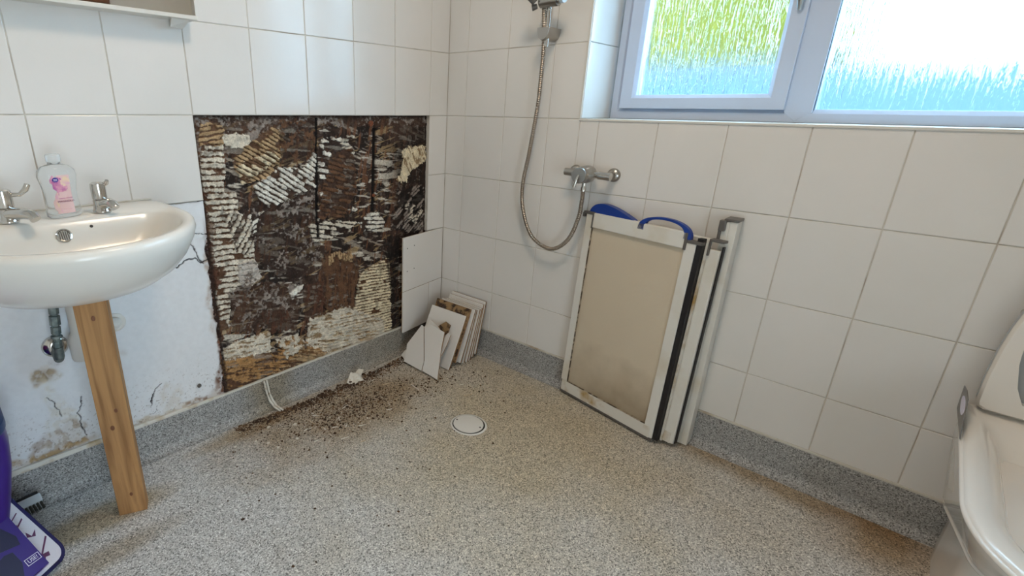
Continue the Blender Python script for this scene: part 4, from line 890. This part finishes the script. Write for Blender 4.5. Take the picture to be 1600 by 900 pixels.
# corner clips along the top
clip_ = MB()
clip_.box((-.012,SH-.008,-.004),(.034,SH+.002,.012),XS).box((.028,SH-.055,.006),(.0345,SH,.0135),XS).box((-.016,SH-.020,-.004),(-.006,SH-.004,.010),XS)
build('corner_clip', clip_, 'cap', scr, bevel=.0015); clip_ = MB()
clip_.box((SW-.042,SH-.055,.006),(SW-.034,SH-.002,.0135),XS).box((SW-.040,SH-.032,-.010),(SW+.012,SH-.022,.011),XS)
build('corner_clip', clip_, 'cap', scr, bevel=.0015)
clip2 = MB().box((SW+.018,SH-.062,-.022),(SW+.024,SH-.012,-.015),XS).box((SW+.018,SH-.018,-.042),(SW+.060,SH-.010,-.015),XS)
build('corner_clip', clip2, 'cap', scr, bevel=.0015)
# blue carrying handles
def arch(u0, u1, h, t0, w0, w1, v0, skew=0.0, fill=False):
    n = 22; vs = []
    for k in range(n+1):
        a = PI*k/n; c = -math.cos(a); s_ = math.sin(a)
        u = (u0+u1)/2 + (u1-u0)/2*c; v = v0 + h*s_**.75 + skew*s_*(c)
        ui = (u0+u1)/2 + ((u1-u0)/2 - t0*(1.2 + 1.9*(1-s_)))*c; vi = v0 + (0 if fill else max(0, (h-t0))*s_**.8 + skew*s_*c)
        vs += [(u,v,w0),(u,v,w1),(ui,vi,w1),(ui,vi,w0)]
    fs = [(i*4+k, i*4+(k+1)%4, (i+1)*4+(k+1)%4, (i+1)*4+k) for i in range(n) for k in range(4)] + [(0,1,2,3),(n*4,n*4+3,n*4+2,n*4+1)]
    return MB().add(vs, fs, XS)
build('carrying_handle', arch(.205,.385,.052,.008,-.004,.012,SH-.022), 'blue', scr, smooth=True, bevel=.001)
build('carrying_handle', arch(.004,.190,.046,.008,-.022,.002,SH-.016,skew=-.022, fill=True), 'blue', scr, smooth=True, bevel=.001)

# ------------------------------------------------------------------ toilet
TY = -1.93
tl = thing('toilet', 'white ceramic toilet with raised seat at the right edge, against the window wall', 'toilet', (-.35,TY,0))
def tout(L, hw, z, n=64, zf=None, x_back=-.036, p=2.1):
    out = []
    xm = -(L - hw*1.35)
    cxx = -(L*.5)
    for k in range(n):
        a = 2*PI*k/n; lo, hi = 0., 1.2
        for _ in range(24):
            m_ = (lo+hi)/2; x = cxx + m_*math.cos(a); y = m_*math.sin(a)
            if x > x_back: ins = False
            elif x > xm: ins = abs(y) < hw
            else: ins = (abs(y)/hw)**p + ((xm-x)/(L+xm))**p < 1
            if ins: lo = m_
            else: hi = m_
        x = cxx + lo*math.cos(a); y = lo*math.sin(a)
        zz = z if zf is None else zf(x)
        out.append((x, TY+y, zz))
    return out
low = lambda dz: (lambda x: .128 + .335*abs(x) + dz)
build('pedestal', MB().rings([tout(.52,.128,.001), tout(.52,.128,.04), tout(.50,.126,.12), tout(.52,.130,.26), tout(.55,.135,.36)]), 'toilet', tl, smooth=True)
sk = [tout(.66,.136,0,zf=low(-.004)), tout(.67,.142,0,zf=low(.004)), tout(.69,.150,0,zf=low(.02))]
mid = lambda f: (lambda x: (.128+.335*abs(x)+.02)*(1-f) + .400*f)
sk += [tout(.71,.162,0,zf=mid(.35)), tout(.73,.174,0,zf=mid(.7)), tout(.742,.181,.404), tout(.745,.184,.412), tout(.742,.183,.420), tout(.730,.175,.4235), tout(.700,.158,.421)]
sk += [tout(.68,.147,.4165,x_back=-.07), tout(.66,.136,.408,x_back=-.10), tout(.63,.122,.388,x_back=-.13), tout(.57,.102,.345,x_back=-.17), tout(.50,.088,.29,x_back=-.22), tout(.44,.060,.235,x_back=-.26), tout(.40,.040,.22,x_back=-.30)]
build('bowl', MB().rings(sk), 'toilet', tl, smooth='all')
def bead(L, hw, z, r, zf=None):
    q = [p for p in tout(L, hw, z, zf=zf, n=120) if p[0] < -.045]; q.sort(key=lambda p: math.atan2(p[1]-TY, p[0]+L*.5) % (2*PI))
    return MB().tube(q, r, 10)
build('rim_bead', bead(.744,.1835,.414,.0050), 'toilet', tl, smooth='all')
build('lower_bead', bead(.667,.1415,0,.0036,low(.0)), 'toilet', tl, smooth='all')
ws = MB().add([(-.37+.06*math.cos(t*PI/12), TY+.045*math.sin(t*PI/12), .236) for t in range(24)], [tuple(range(24))])
build('water', ws, mat('toilet_water', (.10,.11,.12), .03), tl)
# seat and lid, raised against the wall
def sring(s_, x, inner=False):
    Pz = [.428,.436,.50,.585,.65,.72,.775,.815,.838] ; Ph = [.150,.165,.167,.164,.157,.138,.108,.068,.0]
    if inner: Pz = [.452,.462,.50,.56,.62,.68,.73,.765,.785]; Ph = [.070,.098,.116,.130,.134,.124,.100,.064,.0]
    zz = []; n = 24
    zs = [Pz[0] + (Pz[-1]-Pz[0])*.5*(1-math.cos(PI*k/n)) for k in range(n+1)]
    hw = [float(np.interp(z, Pz, Ph)) for z in zs]
    zc = .63; sc = s_ if not inner else 1.0
    pts = [(x, TY - h*sc, zc+(z-zc)*sc) for z, h in zip(zs, hw)] + [(x, TY + h*sc, zc+(z-zc)*sc) for z, h in list(zip(zs, hw))[-2::-1]]
    return pts
st_ = MB(); rg = [sring(1,-.050), sring(1.0,-.064), sring(.975,-.070), sring(1,-.070,True), sring(1,-.050,True)]
st_.rings(rg, cap0=False, cap1=False); n_ = len(rg[0]); st_.f += [(4*n_+k, 4*n_+(k+1)%n_, (k+1)%n_, k) for k in range(n_)]
build('seat', st_, 'toilet', tl, smooth=True)
build('lid', MB().rings([sring(1.0,-.028), sring(1.0,-.044), sring(.96,-.047)]), mat('grey_lid', (.42,.44,.45), .25), tl, smooth=True)
dp = [(-.030,-1.742,.462),(-.060,-1.742,.413),(-.262,-1.742,.424),(-.156,-1.742,.478),(-.090,-1.742,.474)]
dpl = build('hinge_plate', MB().prism(dp, (0,.0015,0)), mat('grey_plate', (.20,.19,.18), .35, metal=.6), tl)
label_part(dpl, 'diamond-shaped metal plate on the rim')
build('pad', MB().prism([(-.085+.050*math.cos(a*PI/10)-.045, -1.7405, .450+.014*math.sin(a*PI/10)) for a in range(20)], (0,.001,0)), 'print', dpl)
tag(build('highlight_disc', MB().lathe([(.007,0),(.0075,.004),(.006,.010),(.001,.011)], n=20, X=XV(-.001,-1.785,.660)), 'chrome', smooth=True), 'small chrome disc put in for a highlight above the toilet seat at the right edge', 'fitting')  # disc stands in for a bright highlight above the seat

# ------------------------------------------------------------------ purple cleaning things at the left
bk = thing('mop_bucket', 'purple plastic mop bucket at the left edge below the basin', 'bucket', (-1.86,-.20,.10))
def rrect(cx_, cy_, hx, hy, z, n=40, p=5):
    return [(cx_+hx*math.copysign(abs(math.cos(a))**(2/p), math.cos(a)), cy_+hy*math.copysign(abs(math.sin(a))**(2/p), math.sin(a)), z) for a in [2*PI*k/n for k in range(n)]]
build('bucket_body', MB().rings([rrect(-1.87,-.138,.105,.09,.005), rrect(-1.87,-.138,.110,.10,.10), rrect(-1.865,-.138,.128,.11,.19), rrect(-1.86,-.138,.142,.12,.28), rrect(-1.86,-.138,.149,.125,.345), rrect(-1.86,-.138,.147,.125,.38)]), 'purple', bk, smooth=True)
build('band', MB().rings([rrect(-1.86,-.138,.150,.128,.380), rrect(-1.86,-.138,.152,.130,.386), rrect(-1.86,-.138,.151,.129,.402), rrect(-1.86,-.138,.147,.125,.406)]), 'navyband', bk, smooth=True)
build('rim', MB().rings([rrect(-1.86,-.138,.143,.121,.404), rrect(-1.865,-.138,.137,.12,.44), rrect(-1.88,-.138,.10,.10,.50), rrect(-1.89,-.138,.05,.06,.53)]), 'magenta', bk, smooth=True)
# mop pad: corners follow a tilted plane
PA = Vector((-1.752,-.150,.160)); PB = Vector((-1.676,-.268,.020)); PC = Vector((-1.84,-.40,.045))
pu = (PA-PB).normalized(); pv = (PC-PB); pv = (pv - pu*pv.dot(pu)).normalized(); pn = pu.cross(pv).normalized()
if pn.z < 0: pn = -pn
XP = Matrix.Translation(PB) @ Matrix((pu, pv, pn)).transposed().to_4x4()
def rr2(a0, b0, a1, b1, r, n=8):
    out = []
    for (cx_, cy_, s) in ((a0+r, b0+r, PI), (a1-r, b0+r, 1.5*PI), (a1-r, b1-r, 0), (a0+r, b1-r, .5*PI)):
        for k in range(n+1): a = s + PI/2*k/n; out.append((cx_+r*math.cos(a), cy_+r*math.sin(a)))
    return out
mpd = thing('mop_pad', 'white mop cloth with navy piping, leaning at the bottom left corner', 'mop cloth', tuple(PB))
o2 = rr2(-.004,-.002,.215,.30,.030)
build('cloth', MB().prism([(a,b,0) for a,b in o2], (0,0,.006), XP), 'pad', mpd, bevel=.002)
o3 = [(a,b,.004) for a,b in rr2(-.006,-.004,.217,.302,.032)]; build('piping', MB().tube([XP @ Vector(p) for p in o3+[o3[0]]], .0050, 10), 'navy', mpd, smooth='all')
pr_ = MB()
for q in ([(.010,.052),(.024,.040),(.020,.030),(.030,.026),(.034,.040),(.024,.052)], [(.078,.020),(.092,.010),(.084,.026),(.100,.030),(.088,.036)], [(.06,.004),(.064,.006),(.03,.05),(.027,.048)], [(.130,.012),(.134,.012),(.118,.045),(.114,.045)], [(.150,.010),(.152,.012),(.140,.04),(.137,.04)], [(.115,.034),(.128,.030),(.122,.044)]):
    pr_.prism([(a,b,.0062) for a,b in q], (0,0,.0006), XP)
label_part(build('printed_pattern', pr_, mat('plum_print', (.12,.03,.10), .6), mpd), 'dark plum bird-like print')
pb = thing('cleaning_pack', 'purple printed cardboard pack lying on the white mop cloth', 'pack', tuple(PB + Vector((-.04,-.04,.02))))
build('carton', MB().prism([(.008,.062,.0065),(.175,.045,.0065),(.215,.10,.0065),(.215,.30,.0065),(.020,.30,.0065)], (0,0,.026), XP), 'purple_card', pb, bevel=.001)
build('side_panel', MB().prism([(.0075,.064,.007),(.0075,.30,.007),(.0075,.30,.032),(.0075,.064,.032)], (-.001,0,0), XP), 'purple_light', pb)
sw = MB().prism([(.10,.12,.0327),(.085,.075,.0327),(.105,.068,.0327),(.165,.085,.0327),(.20,.14,.0327),(.16,.20,.0327),(.11,.19,.0327)], (0,0,.0005), XP)
sw.prism([(.012,.125,.0327),(.050,.100,.0327),(.082,.098,.0327),(.088,.115,.0327),(.070,.20,.0327),(.02,.25,.0327)], (0,0,.0005), XP)
build('dark_print', sw, 'purple_dark', pb)
XL = XP @ Matrix.Translation((.040,.080,.0333)) @ Matrix.Rotation(math.radians(-97), 4, 'Z')
lg = MB()
for a, b in (((-.017,-.0085),(.017,-.0072)),((-.017,.0072),(.017,.0085)),((-.017,-.0085),(-.0157,.0085)),((.0157,-.0085),(.017,.0085))): lg.box((a[0],a[1],0),(b[0],b[1],.0004),XL)
build('logo_border', lg, 'print', pb)
text_mesh('USE!', .0125, XL, 'print', pb, 'lettering')
text_mesh('USE!', .0125, XP @ Matrix.Translation((.165,.075,.0333)) @ Matrix.Rotation(math.radians(-97), 4, 'Z'), 'print', pb, 'lettering')
# brush
br = thing('scrubbing_brush', 'black and white scrubbing brush on the floor beside the purple pack', 'brush', (-1.725,-.05,.012))
XR = Matrix.Translation((-1.712,-.044,.046)) @ Matrix.Rotation(math.radians(6), 4, 'Z') @ Matrix.Rotation(math.radians(38), 4, 'X')
build('block', MB().box((-.045,-.010,-.004),(.034,.014,.008),XR), 'brush_white', br, bevel=.003)
build('back_plate', MB().box((-.046,.014,-.004),(.030,.021,.008),XR), 'black', br, bevel=.001)
bt = MB()
for k in range(9):
    for j in range(2):
        x_ = -.040+k*.0085; bt.tube([(x_,-.010,-.001+j*.005),(x_+.002,-.030,-.002+j*.006)], [.0026,.0036], 6, X=XR)
build('bristles', bt, 'bristle', br)

# ------------------------------------------------------------------ debris on the floor
def rock(mb, x, y, z, s, el=1.0):
    p = [(math.cos(a)*random.uniform(.6,1)*s*el, math.sin(a)*random.uniform(.6,1)*s) for a in (0,1.2,2.5,3.7,5)]
    r = random.uniform(0, 6.28); c_, s_ = math.cos(r), math.sin(r)
    q = [(x+a*c_-b*s_, y+a*s_+b*c_) for a, b in p]; h = s*random.uniform(.5,1.1)
    n = len(mb.v); mb.v += [(a,b,z) for a,b in q] + [(x+random.uniform(-.3,.3)*s, y+random.uniform(-.3,.3)*s, z+h)]
    mb.f += [(n+k, n+(k+1)%5, n+5) for k in range(5)]
cr_ = MB()
def floorz(y): return 0.0 if y < -.034 else .0305 - math.sqrt(max(0,.030**2-(.034+y)**2)) 
for _ in range(7000):
    t = random.random(); k = random.random()
    if k < .50:      # band along the foot of the upstand
        x = -1.12 + t*.90; y = -.036 - abs(random.gauss(0,.030)) - .03*math.sin(t*PI)
    elif k < .86:    # broad scatter
        x = random.gauss(-.74,.14); y = random.gauss(-.22,.062)
        y += (x+.74)*-.10
    elif k < .94: x = random.gauss(-.33,.14); y = random.gauss(-.28,.10)
    else: x = random.uniform(-1.3,-.15); y = random.uniform(-.75,-.04)
    if y > -.036: y = -.036 - random.random()*.02
    s = abs(random.gauss(0,.0021)) + .0010
    rock(cr_, x, y, floorz(y)-.0002, s)
tag(build('dark_crumbs', cr_, 'crumb'), 'dark brown crumbs of rotten board scattered over the floor below the hole', 'debris', kind='stuff')
lc = MB()
for _ in range(700):
    x = random.gauss(-.85,.19); y = min(-.037, random.gauss(-.22,.10)); rock(lc, x, y, 0, abs(random.gauss(0,.0012))+.0006, 1.6)
tag(build('pale_crumbs', lc, 'chip'), 'fine pale plaster crumbs mixed among the dark debris', 'debris', kind='stuff')
# larger dark lumps
def lump_thing(x, y, s, m, name, label, cat, group):
    b_ = bmesh.new(); bmesh.ops.create_icosphere(b_, subdivisions=2, radius=s)
    for v in b_.verts: v.co *= random.uniform(.75,1.15); v.co.z = max(v.co.z*.6, -s*.35)
    mb = MB().add([tuple(v.co + Vector((0,0,s*.34))) for v in b_.verts], [tuple(v.index for v in f.verts) for f in b_.faces]); b_.free()
    o = build(name, mb, m); o.location = (x, y, 0); return tag(o, label, cat, group)
for _ in range(42):
    t = random.random(); x = -1.02 + t*.55; y = -.055 - random.random()*.05
    lump_thing(x, y, random.uniform(.004,.0085), 'crumb', 'rotten_wood_lump', 'dark brown lump of rotten board along the foot of the upstand', 'debris', 'dark lumps by the upstand')
for x, y in ((-.879,-.310),(-.855,-.262),(-.777,-.264),(-.700,-.33),(-.62,-.255),(-.66,-.42),(-.60,-.20)):
    lump_thing(x, y, random.uniform(.004,.006), 'crumb', 'rotten_wood_lump', 'small black lump lying alone on the floor amid the debris', 'debris', 'stray black lumps')
for x, y in ((-1.179,-.223),(-1.165,-.142),(-1.063,-.244),(-1.10,-.161),(-1.028,-.118),(-.95,-.167),(-1.075,-.20),(-.99,-.245)):
    b_ = MB(); a = random.uniform(0,3); s = random.uniform(.005,.008)
    b_.prism([(math.cos(a+q)*s*random.uniform(.6,1.2), math.sin(a+q)*s*.8, .0) for q in (0,1.4,2.6,4.1,5.2)], (0,0,.0035))
    o = build('plaster_chip', b_, 'chip', bevel=.0006); o.location = (x, y, 0); tag(o, 'cream plaster chip on the floor near the torn end of the upstand', 'chip', 'plaster chips')
SPL = [(-.870,-.355,.030,.35,'pale'),(-.779,-.338,.028,.2,'pale'),(-.454,-.279,.050,-1.1,'pale'),(-.519,-.182,.050,.25,'tan'),(-.858,-.279,.018,.1,'pale'),(-.815,-.249,.028,-1.4,'pale'),(-.941,-.222,.016,.8,'pale'),
       (-.866,-.172,.022,-.3,'pale'),(-.700,-.150,.030,.9,'tan'),(-.640,-.33,.020,.2,'pale'),(-.418,-.089,.046,.5,'tan'),(-.837,-.412,.018,.4,'tan'),(-.75,-.20,.03,.8,'pale'),(-.90,-.20,.034,-.9,'tan'),(-.36,-.17,.035,1.2,'pale'),(-.55,-.12,.028,.6,'pale'),(-.30,-.40,.02,.1,'pale'),(-.345,-.47,.03,.15,'tan'),(-.95,-.30,.016,.5,'pale'),(-.82,-.30,.022,1.3,'pale')]
for x, y, l, a, c in SPL:
    b_ = MB().prism([(-l/2,-.0016,0),(l/2,-.001,0),(l/2+.002,.001,0),(-l/2+.002,.0022,0)], (0,0,.0025), Matrix.Rotation(a-.6, 4, 'Z'))
    o = build('wood_splinter', b_, 'splinter' if c == 'tan' else 'chip'); o.location = (x, y, .0003)
    tag(o, 'thin brown-tan wood splinter lying on the floor' if c == 'tan' else 'thin cream-white splinter lying among the dark debris', 'splinter', 'tan splinters' if c == 'tan' else 'cream splinters')
# torn triangular shards near the upstand
s1 = thing('plaster_shard', 'white triangular plaster shard standing in the debris by the upstand', 'shard', (-.56,-.07,0))
build('painted_face', MB().prism([(-.640,-.066,.001),(-.606,-.050,.032),(-.585,-.078,.030),(-.575,-.098,.004)], (.002,.003,.001)).prism([(-.640,-.070,.001),(-.612,-.098,.002),(-.545,-.060,.026),(-.560,-.045,.028)], (.002,.003,.002)), 'chip', s1)
# torn strip hanging off the upstand
ts = MB(); pts = [(-.975,-.010,.123),(-.972,-.012,.09),(-.967,-.012,.06),(-.962,-.018,.035),(-.955,-.036,.014),(-.945,-.060,.004)]
for w0_, pth in ((0,pts),(.008,[(a+.010,b-.001,c) for a,b,c in pts])): ts.tube([Vector(p) for p in pth], [.0035,.004,.003,.0045,.004,.003], 7)
tag(build('torn_sealant', ts, 'chip', smooth=True), 'torn cream strip of sealant hanging over the upstand at the hole corner', 'sealant')

# ------------------------------------------------------------------ added ceiling lamp, out of view
cl = thing('fill_ceiling_lamp', 'round opal ceiling lamp added out of view as fill light', 'lamp', (-1.0,-1.05,ZC))
build('base', MB().lathe([(.19,0),(.20,-.01),(.20,-.03),(.18,-.035)], (-1.0,-1.05,ZC), 40), 'plastic_white', cl)
build('diffuser', MB().lathe([(.185,-.034),(.18,-.05),(.14,-.062),(.01,-.066)], (-1.0,-1.05,ZC), 40), 'opal', cl, smooth=True)

# ------------------------------------------------------------------ outside the window
tag(build('garden_ground', MB().box((.31,-8,-.2),(14,9,-.15)), 'paving'), 'grey paving outside the window', 'paving')['kind'] = 'structure'
tag(build('garden_wall', MB().box((4.2,-5,-.15),(4.4,7,1.50)), 'patio'), 'low garden wall outside the window with blue shade in its colour', 'wall')['kind'] = 'structure'
hg = thing('garden_hedge', 'bright green sunlit hedge blurred behind the left window pane', 'hedge', (5.4,2.0,-.15))
hc = MB()
def bump_ring(z, k): return [(5.5+(.75+.12*random.random())*k*math.cos(a), 1.55+(2.1+.2*random.random())*k*math.sin(a), z) for a in [2*PI*i/28 for i in range(28)]]
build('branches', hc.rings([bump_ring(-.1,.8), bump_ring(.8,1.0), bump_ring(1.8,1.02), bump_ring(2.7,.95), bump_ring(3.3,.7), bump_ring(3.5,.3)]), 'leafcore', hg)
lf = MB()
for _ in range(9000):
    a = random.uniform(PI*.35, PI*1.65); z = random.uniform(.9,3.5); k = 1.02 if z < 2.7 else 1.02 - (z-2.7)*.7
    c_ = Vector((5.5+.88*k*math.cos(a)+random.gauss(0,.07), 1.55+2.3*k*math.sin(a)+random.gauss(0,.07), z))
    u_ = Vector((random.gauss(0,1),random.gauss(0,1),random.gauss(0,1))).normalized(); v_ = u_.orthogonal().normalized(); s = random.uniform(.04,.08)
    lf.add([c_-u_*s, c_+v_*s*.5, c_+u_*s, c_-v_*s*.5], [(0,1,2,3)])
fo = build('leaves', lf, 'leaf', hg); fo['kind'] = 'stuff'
